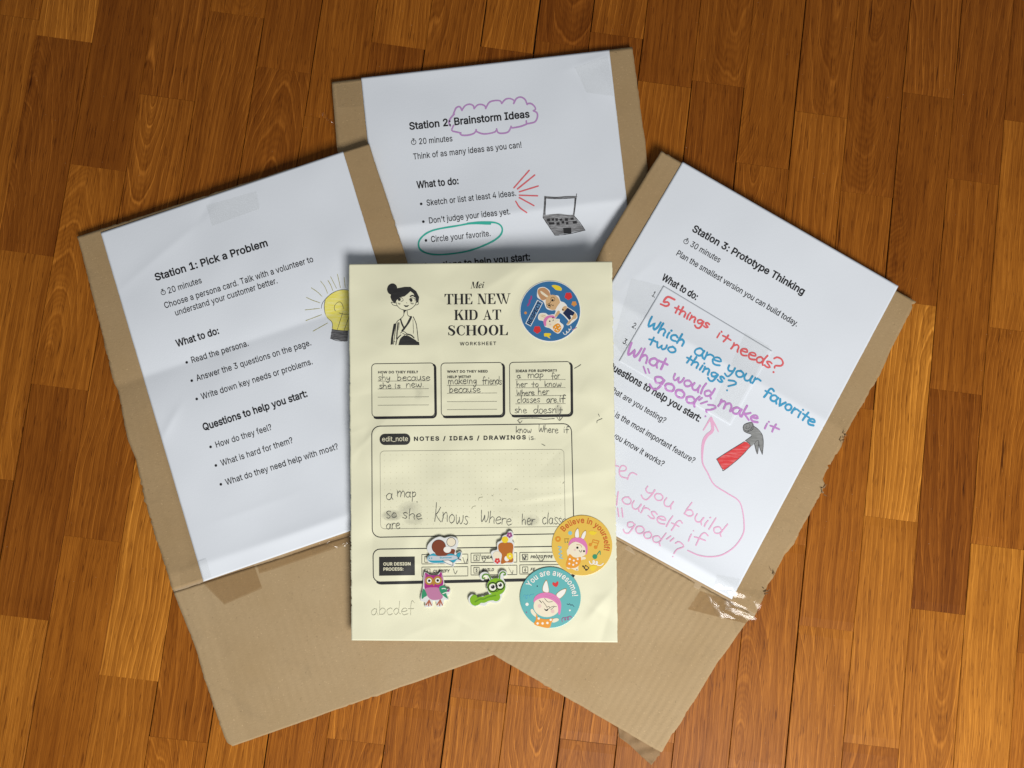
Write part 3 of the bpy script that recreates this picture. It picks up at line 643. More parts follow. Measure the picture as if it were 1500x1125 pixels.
# ------------------------------------------------------------------ floor: old parquet strips
PHI, SW, SO, SL = 0.12748365, 0.07548237 * H, -5.02317239, 0.3012856 * H
def floor_mat():
    n = N('varnished_wood_strips')
    uv = n.new('ShaderNodeUVMap', uv_map='plank').outputs[0]
    sp = n.new('ShaderNodeSeparateXYZ'); n.put(sp.inputs[0], uv)
    u, v = sp.outputs[0], sp.outputs[1]
    at = n.new('ShaderNodeAttribute', attribute_name='plank_rand')
    sc = n.new('ShaderNodeSeparateColor'); n.put(sc.inputs[0], at.outputs['Color'])
    r1, r2, tone, seed = sc.outputs[0], sc.outputs[1], sc.outputs[2], at.outputs['Alpha']
    sd = n.math('MULTIPLY', seed, 37.0)
    # the strip as a slice through a trunk: growth rings round a wandering, tilted axis
    warp = n.noise(n.vec(n.math('MULTIPLY', u, 24), n.math('MULTIPLY', v, 7), sd), 1, 2, 0.5)
    warp2 = n.noise(n.vec(n.math('MULTIPLY', u, 170), n.math('MULTIPLY', v, 26), sd), 1, 3, 0.65)
    x0 = n.math('MULTIPLY', n.math('SUBTRACT', r1, 0.5), 0.20)
    slope = n.math('MULTIPLY', n.math('SUBTRACT', r2, 0.5), 0.42)
    dx = n.math('SUBTRACT', u, x0)
    dz = n.math('ADD', n.math('MULTIPLY', v, slope), 0.016)
    d = n.math('SQRT', n.math('ADD', n.math('MULTIPLY', dx, dx), n.math('MULTIPLY', dz, dz)))
    d = n.math('ADD', d, n.math('MULTIPLY', warp, 0.020))
    d = n.math('ADD', d, n.math('MULTIPLY', warp2, 0.0017))
    per = n.math('ADD', 0.0030, n.math('MULTIPLY', n.math('FRACT', n.math('MULTIPLY', seed, 7.3)), 0.0045))
    ph = n.math('FRACT', n.math('DIVIDE', d, per))
    ring = n.ramp(ph, [(0.0, 0.80), (0.05, 1.0), (0.13, 0.35), (0.6, 0.15), (0.94, 0.0), (1.0, 0.80)])
    figure = n.math('FRACT', n.math('MULTIPLY', seed, 13.7))
    fine = n.math('FRACT', n.math('DIVIDE', d, 0.0011))
    fine = n.ramp(fine, [(0.0, 0.0), (0.45, 1.0), (1.0, 0.0)])
    fib = n.noise(n.vec(n.math('MULTIPLY', u, 1700), n.math('MULTIPLY', v, 26), sd), 1, 3, 0.7)
    band = n.noise(n.vec(n.math('MULTIPLY', u, 150), n.math('MULTIPLY', v, 4), sd), 1, 4, 0.65)
    pore = n.noise(n.vec(n.math('MULTIPLY', u, 1100), n.math('MULTIPLY', v, 55), n.math('ADD', sd, 9.0)), 1, 2, 0.6)
    mineral = n.noise(n.vec(n.math('MULTIPLY', u, 260), n.math('MULTIPLY', v, 11), n.math('ADD', sd, 21.0)), 1, 3, 0.75)
    cloud = n.noise(n.vec(n.math('MULTIPLY', u, 30), n.math('MULTIPLY', v, 12), n.math('ADD', sd, 4.0)), 1, 3, 0.6)
    base = n.ramp(tone, [(0.0, (0.145, 0.034, 0.0035)), (0.25, (0.205, 0.057, 0.0052)), (0.5, (0.335, 0.107, 0.0100)), (0.8, (0.485, 0.181, 0.0200)), (1.0, (0.58, 0.245, 0.034))])
    c = n.mix(n.math('MULTIPLY', n.math('MULTIPLY', ring, n.math('ADD', 0.22, figure)), 0.85, clamp=True), base, n.mix(1.0, base, (1.75, 2.0, 2.6), 'MULTIPLY'))
    c = n.mix(n.math('MULTIPLY', fine, 0.42), c, n.mix(1.0, c, (0.60, 0.52, 0.42), 'MULTIPLY'))
    c = n.mix(n.ramp(band, [(0.32, 0.70), (0.60, 0.0)]), c, n.mix(1.0, c, (0.60, 0.52, 0.44), 'MULTIPLY'))
    c = n.mix(n.ramp(cloud, [(0.38, 0.0), (0.72, 0.5)]), c, n.mix(1.0, c, (1.32, 1.42, 1.55), 'MULTIPLY'))
    c = n.mix(n.ramp(fib, [(0.30, 0.80), (0.55, 0.0)]), c, n.mix(1.0, c, (0.52, 0.44, 0.36), 'MULTIPLY'))
    c = n.mix(n.ramp(fib, [(0.56, 0.0), (0.78, 0.40)]), c, n.mix(1.0, c, (1.45, 1.6, 1.9), 'MULTIPLY'))
    c = n.mix(n.ramp(pore, [(0.60, 0.0), (0.69, 0.75)]), c, n.mix(1.0, c, (0.36, 0.28, 0.24), 'MULTIPLY'))
    c = n.mix(n.ramp(mineral, [(0.66, 0.0), (0.72, 0.85)]), c, n.mix(1.0, c, (0.20, 0.14, 0.12), 'MULTIPLY'))
    dust = n.noise(n.pos(), 620, 2, 0.5)
    c = n.mix(n.ramp(dust, [(0.755, 0.0), (0.79, 0.5)]), c, (0.50, 0.36, 0.22))
    n.put(n.b.inputs['Base Color'], c)
    n.put(n.b.inputs['Roughness'], n.ramp(fib, [(0.3, 0.55), (0.7, 0.42)]))
    n.b.inputs['Specular IOR Level'].default_value = 0.10
    n.b.inputs['Coat Weight'].default_value = 0.02
    n.b.inputs['Coat Roughness'].default_value = 0.3
    hh = n.math('ADD', n.math('MULTIPLY', fib, 0.6), n.math('MULTIPLY', pore, -0.5))
    wav = n.noise(n.vec(n.math('MULTIPLY', u, 26), n.math('MULTIPLY', v, 9), sd), 1, 2, 0.5)
    n.put(n.b.inputs['Normal'], n.bump(hh, 0.35, 0.00025, n.bump(wav, 0.25, 0.0012)))
    return n.m
M_FLOOR = floor_mat()
M_GAP = ink('dark_floor_gap', (0.012, 0.006, 0.003), 0.9, 0.1, 0.0)
JOINTS = {-4: [(60, 97), (368, 40)], -3: [(246, 142), (569, 87), (903, 40)], -2: [(143, 243), (789, 135)], -1: [(22, 342), (992, 190)], 0: [(102, 415), (1084, 262)],
          1: [(172, 465)], 3: [(1084, 500)], 5: [(63, 823), (1027, 700)], 8: [(123, 1052)], 9: [(243, 1118)], 10: [(168, 1202), (798, 1172)], 11: [(284, 1271), (600, 1272), (921, 1211)],
          12: [(141, 1360), (444, 1358), (761, 1308), (1094, 1275)], 13: [(266, 1427), (574, 1405), (897, 1377)], 14: [(177, 1486), (481, 1475), (803, 1463)], 15: [(955, 1485)]}
TONES = [(12, 600, .84), (12, 900, .70), (12, 300, .38), (12, 60, .36), (13, 730, .22), (13, 1000, .66), (13, 420, .42), (13, 150, .36), (14, 920, .86), (14, 640, .46), (14, 330, .62), (14, 90, .36), (11, 440, .40),
         (11, 760, .52), (11, 1040, .62), (11, 150, .40), (10, 700, .55), (10, 950, .50), (10, 1090, .55), (10, 60, .40), (10, 300, .46), (9, 120, .48), (9, 330, .40), (8, 60, .42), (8, 200, .34), (15, 850, .45), (15, 1050, .55), (15, 300, .5),
         (-1, 820, .74), (-1, 1080, .62), (-1, 180, .42), (-1, 500, .36), (-2, 950, .52), (-2, 650, .36), (-2, 400, .40), (-2, 60, .36), (-3, 740, .28), (-3, 1000, .66), (-3, 420, .52), (-3, 130, .36), (-4, 600, .55), (-4, 200, .34), (-5, 300, .52), (-5, 700, .5),
         (0, 950, .42), (0, 250, .34), (0, 60, .40), (1, 60, .50), (1, 260, .46), (2, 80, .30), (3, 80, .40), (4, 80, .30), (5, 30, .28), (5, 120, .36), (6, 60, .30), (7, 100, .34), (2, 1110, .44), (3, 1020, .58), (3, 1110, .46), (4, 1060, .50), (5, 990, .46), (5, 1080, .58), (6, 1060, .54), (7, 1060, .50), (8, 1110, .55), (9, 1000, .5), (1, 1050, .66)]
def plank_uv(px, py):
    X, Y, _ = pix([(px, py)], flat(0.0))[0]
    return (X * math.cos(PHI) - Y * math.sin(PHI)) / SW - SO, X * math.sin(PHI) + Y * math.cos(PHI)
def build_floor():
    rr = random.Random(5)
    off = {}
    for s, js in JOINTS.items():
        a = [plank_uv(x, y)[1] / SL for y, x in js]
        b = a[0]
        off[s] = b + sum(((q - b + 0.5) % 1.0) - 0.5 for q in a) / len(a)
    tone = {}
    for s, y, tv in TONES:
        # pixel x of the middle of strip s in row y
        lo, hi = -400.0, 1900.0
        for _ in range(40):
            mid = (lo + hi) / 2
            if plank_uv(mid, y)[0] < s + 0.5: lo = mid
            else: hi = mid
        v = plank_uv(lo, y)[1] / SL
        if s not in off: off[s] = rr.random()
        tone[(s, math.floor(v - off[s]))] = tv - (0.10 if y < 240 else 0.05 if y < 420 else 0.0)  # rows toward the top toned darker: dimming light painted into the strip colour
    V, Fc, Mi, UV, CA = [], [], [], [], []
    e = (math.cos(PHI), -math.sin(PHI)); g = (math.sin(PHI), math.cos(PHI))
    for s in range(-40, 51):
        o = off.get(s)
        if o is None: o = rr.random()
        for k in range(-12, 13):
            v0, v1 = (o + k) * SL, (o + k + 1) * SL
            u0, u1 = (SO + s) * SW, (SO + s + 1) * SW
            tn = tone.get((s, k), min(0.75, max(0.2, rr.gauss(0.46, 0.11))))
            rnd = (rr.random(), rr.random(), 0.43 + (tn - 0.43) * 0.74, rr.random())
            far = max(abs((v0 + v1) / 2), abs((u0 + u1) / 2)) > 0.75
            n = 3 if far else 26
            gl = abs(rr.gauss(0.00006, 0.00010)) + (rr.uniform(0.00015, 0.0006) if rr.random() < 0.34 else 0)
            gr = abs(rr.gauss(0.00006, 0.00010)) + (rr.uniform(0.00015, 0.0006) if rr.random() < 0.34 else 0)
            ends = abs(rr.gauss(0.00002, 0.00004))
            h = rr.gauss(0, 0.00006)
            b0 = len(V)
            jl = jr = 0.0
            for i in range(n + 1):
                t = i / n
                vv = v0 + ends + (v1 - v0 - 2 * ends) * t
                jl = 0.6 * jl + rr.gauss(0, 0.00005); jr = 0.6 * jr + rr.gauss(0, 0.00005)
                a, b = u0 + gl + abs(jl), u1 - gr - abs(jr)
                ch = 0.00028
                ez = -0.00030 if i in (0, n) else 0.0
                for uu, z in ((a, -0.0022), (a, -0.0003), (a + ch, ez), (b - ch, ez), (b, -0.0003), (b, -0.0022)):
                    V.append((uu * e[0] + vv * g[0], uu * e[1] + vv * g[1], z + h))
                    UV.append((uu - (u0 + u1) / 2, vv - (v0 + v1) / 2))
            for i in range(n):
                for j in range(5):
                    q = b0 + i * 6 + j
                    Fc.append((q, q + 1, q + 7, q + 6)); Mi.append(0); CA.append(rnd)
    b0 = len(V)
    for x, y in ((-1.5, -1.5), (1.5, -1.5), (1.5, 1.5), (-1.5, 1.5)): V.append((x, y, -0.0018)); UV.append((0, 0))
    Fc.append((b0, b0 + 1, b0 + 2, b0 + 3)); Mi.append(1); CA.append((0, 0, 0, 0))
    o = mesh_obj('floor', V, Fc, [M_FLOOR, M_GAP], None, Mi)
    me = o.data
    ul = me.uv_layers.new(name='plank')
    vi = np.zeros(len(me.loops), dtype=np.int32); me.loops.foreach_get('vertex_index', vi)
    ul.data.foreach_set('uv', np.asarray(UV, dtype=np.float32)[vi].ravel())
    at = me.attributes.new('plank_rand', 'FLOAT_COLOR', 'FACE')
    at.data.foreach_set('color', np.asarray(CA, dtype=np.float32).ravel())
    # normals must look up
    tag(o, kind='structure')
    return o
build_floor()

# ------------------------------------------------------------------ surfaces: how each board and sheet lies
def waves(seed, amp, lam, n=7):
    r = np.random.RandomState(seed)
    W = [(r.uniform(0, 2 * math.pi), r.uniform(0, 2 * math.pi), lam * r.uniform(0.6, 1.7)) for _ in range(n)]
    def f(X, Y):
        z = 0 * X
        for a, p, l in W: z = z + np.sin((X * math.cos(a) + Y * math.sin(a)) * 2 * math.pi / l + p + 1.3 * np.sin((X * math.sin(a) - Y * math.cos(a)) * 2 * math.pi / (1.7 * l)))
        return z * amp / math.sqrt(n)
    return f
def crease(p0, p1, A, L, z=0.012, ext=None, e=0.0014, side=0.0):
    """ridge (A>0) or valley along a pixel line; ext limits it to the segment, side skews the two flanks"""
    a, b = pix([p0, p1], flat(z))[:, :2]
    d = b - a; ln = np.hypot(*d); d = d / ln
    def f(X, Y):
        s = (X - a[0]) * -d[1] + (Y - a[1]) * d[0]
        t = (X - a[0]) * d[0] + (Y - a[1]) * d[1]
        LL = L * np.where(s > 0, 1 + side, 1 - side)
        v = A * np.exp(-(np.sqrt(s * s + e * e) - e) / LL)
        if ext is not None:
            v = v / (1 + np.exp(-t / ext)) / (1 + np.exp((t - ln) / ext))
        return v
    return f
def summed(*fs): return lambda X, Y: sum(f(X, Y) for f in fs)

def z_b2(X, Y): return _b2(X, Y)
_b2c = crease((585.6, 332), (921, 292), 0.0026, 0.018, 0.006, side=0.25)
_b2e = crease((486, 122), (926, 71), 0.0010, 0.012, 0.006)
_b2 = summed(flat(0.0047), _b2c, waves(3, 0.00025, 0.12))
_b1c = crease((166, 566), (512, 452), -0.0024, 0.016, 0.008)
_b1f = crease((262, 838), (700, 690), 0.0016, 0.012, 0.010)
_b1l = crease((118, 330), (262, 858), -0.0005, 0.003, 0.006)
_b1r = crease((222, 600), (286, 840), -0.0006, 0.003, 0.006, ext=0.008)
_b1w = waves(4, 0.0003, 0.13)
def z_b1(X, Y): return 0.0050 + 0.0082 * np.clip((X + 0.36) / 0.26, 0, 1) + _b1c(X, Y) + _b1f(X, Y) + _b1r(X, Y) + _b1w(X, Y)
_f1g = crease((298, 872), (366, 1086), -0.0008, 0.004, 0.008)
_f1w = waves(14, 0.00025, 0.12)
def z_f1(X, Y): return 0.0046 + 0.0084 * np.clip((X + 0.36) / 0.26, 0, 1) + _f1g(X, Y) + _f1w(X, Y)
_b3c = crease((900, 443), (1240, 632), 0.0019, 0.015, 0.012)
_b3f = crease((735, 672), (1112, 880), 0.0018, 0.012, 0.014)
_b3w = waves(5, 0.0003, 0.14)
def z_b3(X, Y): return 0.0185 - 0.0120 * np.clip(X / 0.34, 0, 1) + _b3c(X, Y) + _b3f(X, Y) + _b3w(X, Y)
_f3w = waves(15, 0.00025, 0.12)
def z_f3(X, Y): return 0.0183 - 0.0120 * np.clip(X / 0.34, 0, 1) + _f3w(X, Y)

_s1w = waves(21, 0.00036, 0.075); _s2w = waves(22, 0.00034, 0.085); _s3w = waves(23, 0.00026, 0.09)
_s1x = summed(crease((180, 420), (290, 330), 0.0006, 0.006, 0.008, 0.01), crease((295, 320), (312, 292), -0.0007, 0.005, 0.008, 0.006), crease((240, 640), (262, 600), 0.0007, 0.003, 0.008, 0.004),
              crease((330, 760), (420, 728), 0.0003, 0.004, 0.008, 0.01), crease((392, 795), (512, 752), 0.0010, 0.009, 0.010, 0.012))
_s2x = summed(crease((842, 98), (858, 138), -0.0008, 0.004, 0.006, 0.005), crease((845, 97), (892, 82), 0.0008, 0.004, 0.006, 0.006), crease((885, 110), (898, 142), 0.0007, 0.004, 0.006, 0.005), crease((560, 112), (700, 96), 0.0010, 0.008, 0.006, 0.02))
_s3x = summed(crease((915, 420), (960, 380), 0.0003, 0.004, 0.014, 0.006), crease((960, 795), (1075, 862), 0.0012, 0.010, 0.012, 0.015))
z_s1 = lambda X, Y: z_b1(X, Y) + 0.0009 + _s1w(X, Y) + _s1x(X, Y)
z_s2 = lambda X, Y: z_b2(X, Y) + 0.0008 + _s2w(X, Y) + _s2x(X, Y)
z_s3 = lambda X, Y: z_b3(X, Y) + 0.0008 + _s3w(X, Y) + _s3x(X, Y)

_yw = summed(waves(31, 0.00060, 0.09), waves(32, 0.00030, 0.038))
def _crumple(seed, nn):
    r = np.random.RandomState(seed); L = []
    for _ in range(nn):
        x, y = r.uniform(520, 890), r.uniform(400, 930)
        a, l = r.uniform(0, math.pi), r.uniform(18, 60)
        L.append(crease((x, y), (x + l * math.cos(a), y + l * math.sin(a)), r.choice([-1, 1]) * r.uniform(0.0002, 0.00075), r.uniform(0.003, 0.008), 0.025, 0.005, 0.0008))
    return summed(*L)
_yx = summed(_crumple(8, 60),
             crease((860, 905), (893, 868), 0.0011, 0.004, 0.025, 0.005), crease((880, 940), (892, 895), -0.0010, 0.004, 0.025, 0.005),
             crease((770, 732), (835, 722), 0.0009, 0.004, 0.025, 0.006), crease((775, 738), (845, 726), -0.0007, 0.005, 0.025, 0.006),
             crease((800, 700), (880, 690), 0.0006, 0.005, 0.025, 0.008), crease((838, 640), (888, 600), 0.0007, 0.006, 0.025, 0.006),
             crease((700, 430), (760, 395), 0.0006, 0.005, 0.025, 0.006), crease((600, 400), (650, 470), 0.0005, 0.006, 0.025, 0.01), crease((770, 492), (800, 505), 0.0006, 0.004, 0.025, 0.004),
             crease((535, 500), (600, 520), 0.0004, 0.007, 0.025, 0.01), crease((840, 870), (890, 905), -0.0006, 0.004, 0.025, 0.006), crease((520, 600), (560, 780), 0.0005, 0.008, 0.025, 0.012))
def z_y0(X, Y):
    t = np.clip((Y + 0.21) / 0.31, -0.2, 1.2)
    u = np.clip((X + 0.02) / 0.11, -1.1, 1.1); cv = np.clip((Y + 0.055) / 0.16, -1.1, 1.1)
    return 0.0245 + 0.0026 * np.abs(u * cv) ** 3 + 0.0030 * t * t + 0.0015 * np.clip(X / 0.1, -1, 1) + _yw(X, Y) + _yx(X, Y)

def _zone(circles):
    """the sheet lies flat where the stiff stickers are glued on"""
    C = [(pix([(x, y)], z_y0)[0], r * 0.00056) for x, y, r in circles]
    G = np.concatenate([np.stack([c[0] + np.array([math.cos(a), math.sin(a)])[0] * r * f, c[1] + math.sin(a) * r * f]).reshape(1, 2) for c, r in C for a in np.linspace(0, 6.2, 12) for f in (0.3, 0.9)])
    A = np.c_[G, np.ones(len(G))]
    co = np.linalg.lstsq(A, z_y0(G[:, 0], G[:, 1]), rcond=None)[0]
    def mask(X, Y):
        m = 0 * X
        for c, r in C:
            d = np.hypot(X - c[0], Y - c[1])
            u = np.clip((r + 0.012 - d) / 0.012, 0, 1)
            m = np.maximum(m, u * u * (3 - 2 * u))
        return m
    return mask, co
_ZONES = [_zone([(806, 456, 46)]), _zone([(852.5, 799, 46), (806, 875, 46)]), _zone([(651, 803, 36), (739, 800, 34), (638, 862, 34), (713, 862, 40)])]
def z_y(X, Y):
    z = z_y0(X, Y)
    for m, co in _ZONES:
        k = m(X, Y)
        z = z * (1 - k) + (co[0] * X + co[1] * Y + co[2]) * k
    return z

# ------------------------------------------------------------------ sheets and boards as meshes
def polyline(P, n):
    P = np.asarray(P, float)
    d = np.concatenate([[0], np.cumsum(np.hypot(*np.diff(P, axis=0).T))]); d /= d[-1]
    t = np.linspace(0, 1, n)
    return np.stack([np.interp(t, d, P[:, 0]), np.interp(t, d, P[:, 1])], 1)
def patch(name, left, right, zf, thick, mats, parent, nu, nv, rag=(0, 0, 0, 0), seed=1, smooth=True, round_px=0.0, edge_mat=0, skin=False):
    """plate between two pixel polylines (both running top to bottom); rag = roughness in pixels of left, right, top, bottom"""
    r = np.random.RandomState(seed)
    Lp, Rp = polyline(left, nv), polyline(right, nv)
    s = np.linspace(0, 1, nu)[None, :, None]
    P = Lp[:, None, :] * (1 - s) + Rp[:, None, :] * s
    def jag(n):
        a = np.interp(np.arange(n), np.arange(0, n + 6, 6), r.normal(0, 1, len(np.arange(0, n + 6, 6))))
        c = r.normal(0, 1, n) ** 3 * 0.35 * (np.interp(np.arange(n), np.arange(0, n + 17, 17), r.uniform(0, 1, len(np.arange(0, n + 17, 17)))) > 0.62)
        return a * 0.6 + r.normal(0, 0.25, n) + np.clip(c, -2.5, 2.5)
    ax = (P[:, -1] - P[:, 0]); ax /= np.hypot(ax[:, 0], ax[:, 1])[:, None]
    k = 4
    for i in range(k):
        f = 1 - i / k
        if rag[0]: P[:, i] += ax * (rag[0] * jag(nv) * f)[:, None]
        if rag[1]: P[:, nu - 1 - i] += ax * (rag[1] * jag(nv) * f)[:, None]
    ay = (P[-1] - P[0]); ay /= np.hypot(ay[:, 0], ay[:, 1])[:, None]
    if rag[2]: P[0] += ay * (rag[2] * jag(nu))[:, None]
    if rag[3]: P[-1] += ay * (rag[3] * jag(nu))[:, None]
    W = pix(P.reshape(-1, 2), zf)
    nn = nu * nv
    B = W.copy(); B[:, 2] -= thick
    V = W if skin else np.concatenate([W, B])
    idx = np.arange(nn).reshape(nv, nu)
    a, b, c, d = idx[:-1, :-1].ravel(), idx[1:, :-1].ravel(), idx[1:, 1:].ravel(), idx[:-1, 1:].ravel()
    Fc = [tuple(q) for q in np.stack([a, b, c, d], 1)]
    if not skin: Fc += [tuple(q) for q in np.stack([d, c, b, a], 1) + nn]
    Mi = [0] * len(Fc)
    ring = np.concatenate([idx[0, :-1], idx[:-1, -1], idx[-1, :0:-1], idx[:0:-1, 0]])
    for i in range(0 if skin else len(ring)):
        p, q = ring[i], ring[(i + 1) % len(ring)]
        Fc.append((p, q, q + nn, p + nn)); Mi.append(edge_mat)
    o = mesh_obj(name, V, Fc, mats, parent, Mi)
    me = o.data
    sm = np.ones(len(Fc), dtype=bool); sm[2 * len(a):] = False
    me.polygons.foreach_set('use_smooth', sm)
    w = np.hypot(*(W[idx[0, -1], :2] - W[idx[0, 0], :2])); h = np.hypot(*(W[idx[-1, 0], :2] - W[idx[0, 0], :2]))
    U = np.stack(np.broadcast_arrays(np.linspace(0, w, nu)[None, :], np.linspace(0, h, nv)[:, None]), -1).reshape(-1, 2)
    if not skin: U = np.concatenate([U, U])
    ul = me.uv_layers.new(name='board')
    vi = np.zeros(len(me.loops), dtype=np.int32); me.loops.foreach_get('vertex_index', vi)
    ul.data.foreach_set('uv', U[vi].astype(np.float32).ravel())
    return o
def sheet(name, c, zf, mat, parent, nu=140, nv=196, rag=0.25):
    return patch(name, [c[0], c[3]], [c[1], c[2]], zf, 0.0001, [mat], parent, nu, nv, (rag * .4, rag * .4, 0, 0), 3)
def tape(name, quad, zf, mat, parent, lift=0.0004, crumple=0.0, seed=1, nu=26, nv=14, lam=0.006):
    wv = waves(100 + seed, crumple, lam, 6)
    zz = lambda X, Y: zf(X, Y) + lift + np.abs(wv(X, Y))
    c = quad
    return patch(name, [c[0], c[3]], [c[1], c[2]], zz, 0.00003, [mat], parent, nu, nv, (0.5, 0.5, 0.2, 0.2), seed, skin=True)

# --- board at the back
b2 = empty('cardboard_display', tuple(pix([(715, 320)], z_b2)[0]))
tag(b2, 'cardboard panel with the Brainstorm Ideas sheet, furthest back under the other two', 'display board', 'cardboard station boards')
L2 = [(486, 120), (490, 170), (494, 218), (520, 420), (545, 585)]
R2 = [(926, 69), (934, 124), (944, 201), (949, 246), (965, 400), (985, 530)]
patch('panel', L2, R2, z_b2, 0.004, [M_CARD, M_RAW], b2, 90, 100, (0.5, 0.9, 0.4, 0.4), 31, edge_mat=1)
S2 = [(529, 114), (892.5, 73), (953, 593), (583, 639)]
sh2 = sheet('instruction_sheet', S2, z_s2, M_WHITE, b2)
tape('clear_tape', [(842, 99), (891, 82), (899, 141), (860, 136)], z_s2, M_TAPE, b2, 0.0003, 0.0003, 2, lam=0.02)
tape('clear_tape', [(492, 125), (529, 121), (531, 156), (495, 158)], z_b2, M_TAPE, b2, 0.0003, 0.0001, 3, lam=0.02)
# --- board on the left
b1 = empty('cardboard_display', tuple(pix([(330, 540)], z_b1)[0]))
tag(b1, 'folded cardboard with the Pick a Problem sheet and light bulb drawing, on the left', 'display board', 'cardboard station boards')
L1 = [(113, 347), (128, 404), (144, 469), (157, 522), (167, 560), (172, 572), (179, 607), (188, 646), (198, 671), (214, 741), (229, 790), (247, 845), (253, 864)]
R1 = [(540, 210), (588, 355), (645, 545), (700, 722)]
patch('panel', L1, R1, z_b1, 0.004, [M_CARD, M_RAW], b1, 110, 150, (0.9, 0.4, 0.4, 0.3), 32, edge_mat=1)
patch('lower_flap', [(254.5, 867.5), (287, 950), (300, 997), (328, 1077), (333, 1088), (341, 1093)], [(701, 724), (784, 938)], z_f1, 0.004, [M_FLAP, M_RAW], b1, 110, 70, (0.4, 0.4, 0.2, 0.4), 33, edge_mat=1)
patch('fold_hinge', [(252, 860), (256.5, 874)], [(699.5, 718), (704, 732)], lambda X, Y: np.minimum(z_b1(X, Y), z_f1(X, Y)) - 0.0002 + waves(71, 0.0002, 0.02)(X, Y), 0.0006, [M_RAW], b1, 90, 9, (0.3, 0.3, 0, 0), 37)
S1 = [(147.5, 341), (502.5, 222), (657, 728), (298, 852)]
sh1 = sheet('instruction_sheet', S1, z_s1, M_WHITE, b1)
zfold1 = lambda X, Y: np.maximum(z_b1(X, Y), z_f1(X, Y)) + 0.0004
tape('clear_tape', [(302, 301), (376, 280), (380, 306), (311, 331)], z_s1, M_TAPE, b1, 0.0003, 0.0001, 4, lam=0.03)
tape('packing_tape', [(296, 853), (372, 828), (384, 862), (328, 886)], zfold1, M_PACK, b1, 0.0002, 0.0004, 5, lam=0.016)
tape('packing_tape', [(376, 829), (516, 780), (519, 794), (380, 841)], zfold1, M_PACK, b1, 0.0002, 0.0003, 6, lam=0.014)
tape('clear_tape', [(455, 802), (516, 781), (518, 797), (458, 813)], zfold1, M_TAPE, b1, 0.0006, 0.0010, 7, lam=0.010)
tape('clear_tape', [(262, 834), (302, 818), (310, 846), (266, 862)], z_s1, M_TAPE, b1, 0.0004, 0.0007, 8, lam=0.012)
# --- board on the right
b3 = empty('cardboard_display', tuple(pix([(1080, 560)], z_b3)[0]))
tag(b3, 'ragged-edged cardboard with the Prototype Thinking sheet and hammer drawing, on the right', 'display board', 'cardboard station boards')
L3 = [(969, 221), (885, 357), (722, 688)]
R3 = [(1341, 442), (1289, 547), (1268, 585), (1241, 632), (1236, 642), (1232, 655), (1219, 676), (1206, 700), (1207, 714), (1203, 724), (1191, 744), (1175, 772), (1162, 797), (1150, 812), (1141, 831), (1125, 856), (1121, 870), (1112, 888), (1107, 899)]
patch('panel', L3, R3, z_b3, 0.004, [M_CARD, M_RAW], b3, 110, 170, (0.4, 1.3, 0.4, 0.3), 34, edge_mat=1)
patch('lower_flap', [(723, 690.5), (632, 906)], [(1106, 901.5), (1093, 912), (1050, 973), (1000, 1054), (968, 1102)], z_f3, 0.004, [M_FLAP, M_RAW], b3, 110, 70, (0.4, 0.6, 0.2, 0.5), 35, edge_mat=1)
patch('torn_liner', [(905, 1062), (906, 1079)], [(971, 1098), (955, 1121)], lambda X, Y: z_f3(X, Y) - 0.0046 + waves(77, 0.0007, 0.012)(X, Y), 0.0004, [M_CARD_DARK], b3, 24, 10, (0.5, 1, 0.5, 1.4), 36)
patch('fold_hinge', [(726, 684), (720, 697)], [(1109, 895), (1103, 908)], lambda X, Y: np.minimum(z_b3(X, Y), z_f3(X, Y)) - 0.0002 + waves(72, 0.0002, 0.02)(X, Y), 0.0006, [M_RAW], b3, 90, 9, (0.3, 0.8, 0, 0), 38)
S3 = [(1000, 237), (1316, 419), (1072, 878), (732, 692)]
sh3 = sheet('instruction_sheet', S3, z_s3, M_WHITE, b3)
zfold3 = lambda X, Y: np.maximum(z_b3(X, Y), z_f3(X, Y)) + 0.0006
tape('packing_tape', [(1026, 866), (1072, 881), (1098, 915), (1008, 893)], lambda X, Y: z_f3(X, Y), M_PACK, b3, 0.0004, 0.00012, 9, lam=0.02)
_t1 = summed(zfold3, crease((1070, 879), (1092, 889), 0.0011, 0.0020, 0.014, 0.003, 0.0006), crease((1080, 893), (1104, 903), 0.0010, 0.0018, 0.014, 0.003, 0.0006), crease((1072, 866), (1088, 870), 0.0009, 0.0016, 0.014, 0.003, 0.0005), crease((1096, 888), (1112, 876), 0.0008, 0.0018, 0.014, 0.003, 0.0006))
tape('clear_tape', [(1066, 862), (1124, 866), (1106, 912), (1062, 893)], _t1, M_TAPE, b3, 0.0004, 0.0002, 10, 64, 48, lam=0.02)
_t2 = summed(zfold3, crease((1052, 885), (1062, 898), 0.0010, 0.0016, 0.014, 0.003, 0.0005), crease((1062, 897), (1076, 905), 0.0010, 0.0016, 0.014, 0.003, 0.0005), crease((1036, 868), (1050, 884), 0.0008, 0.0016, 0.014, 0.003, 0.0005))
tape('clear_tape', [(1030, 860), (1066, 878), (1084, 908), (1050, 904)], _t2, M_TAPE, b3, 0.0006, 0.0002, 11, 50, 40, lam=0.02)
tape('clear_tape', [(1073, 905), (1100, 902), (1098, 938), (1080, 936)], lambda X, Y: z_f3(X, Y), M_TAPE, b3, 0.0003, 0.0002, 12, 24, 30, lam=0.02)
tape('clear_tape', [(1050, 842), (1085, 848), (1078, 876), (1046, 862)], z_s3, M_TAPE, b3, 0.0003, 0.0004, 13, lam=0.014)
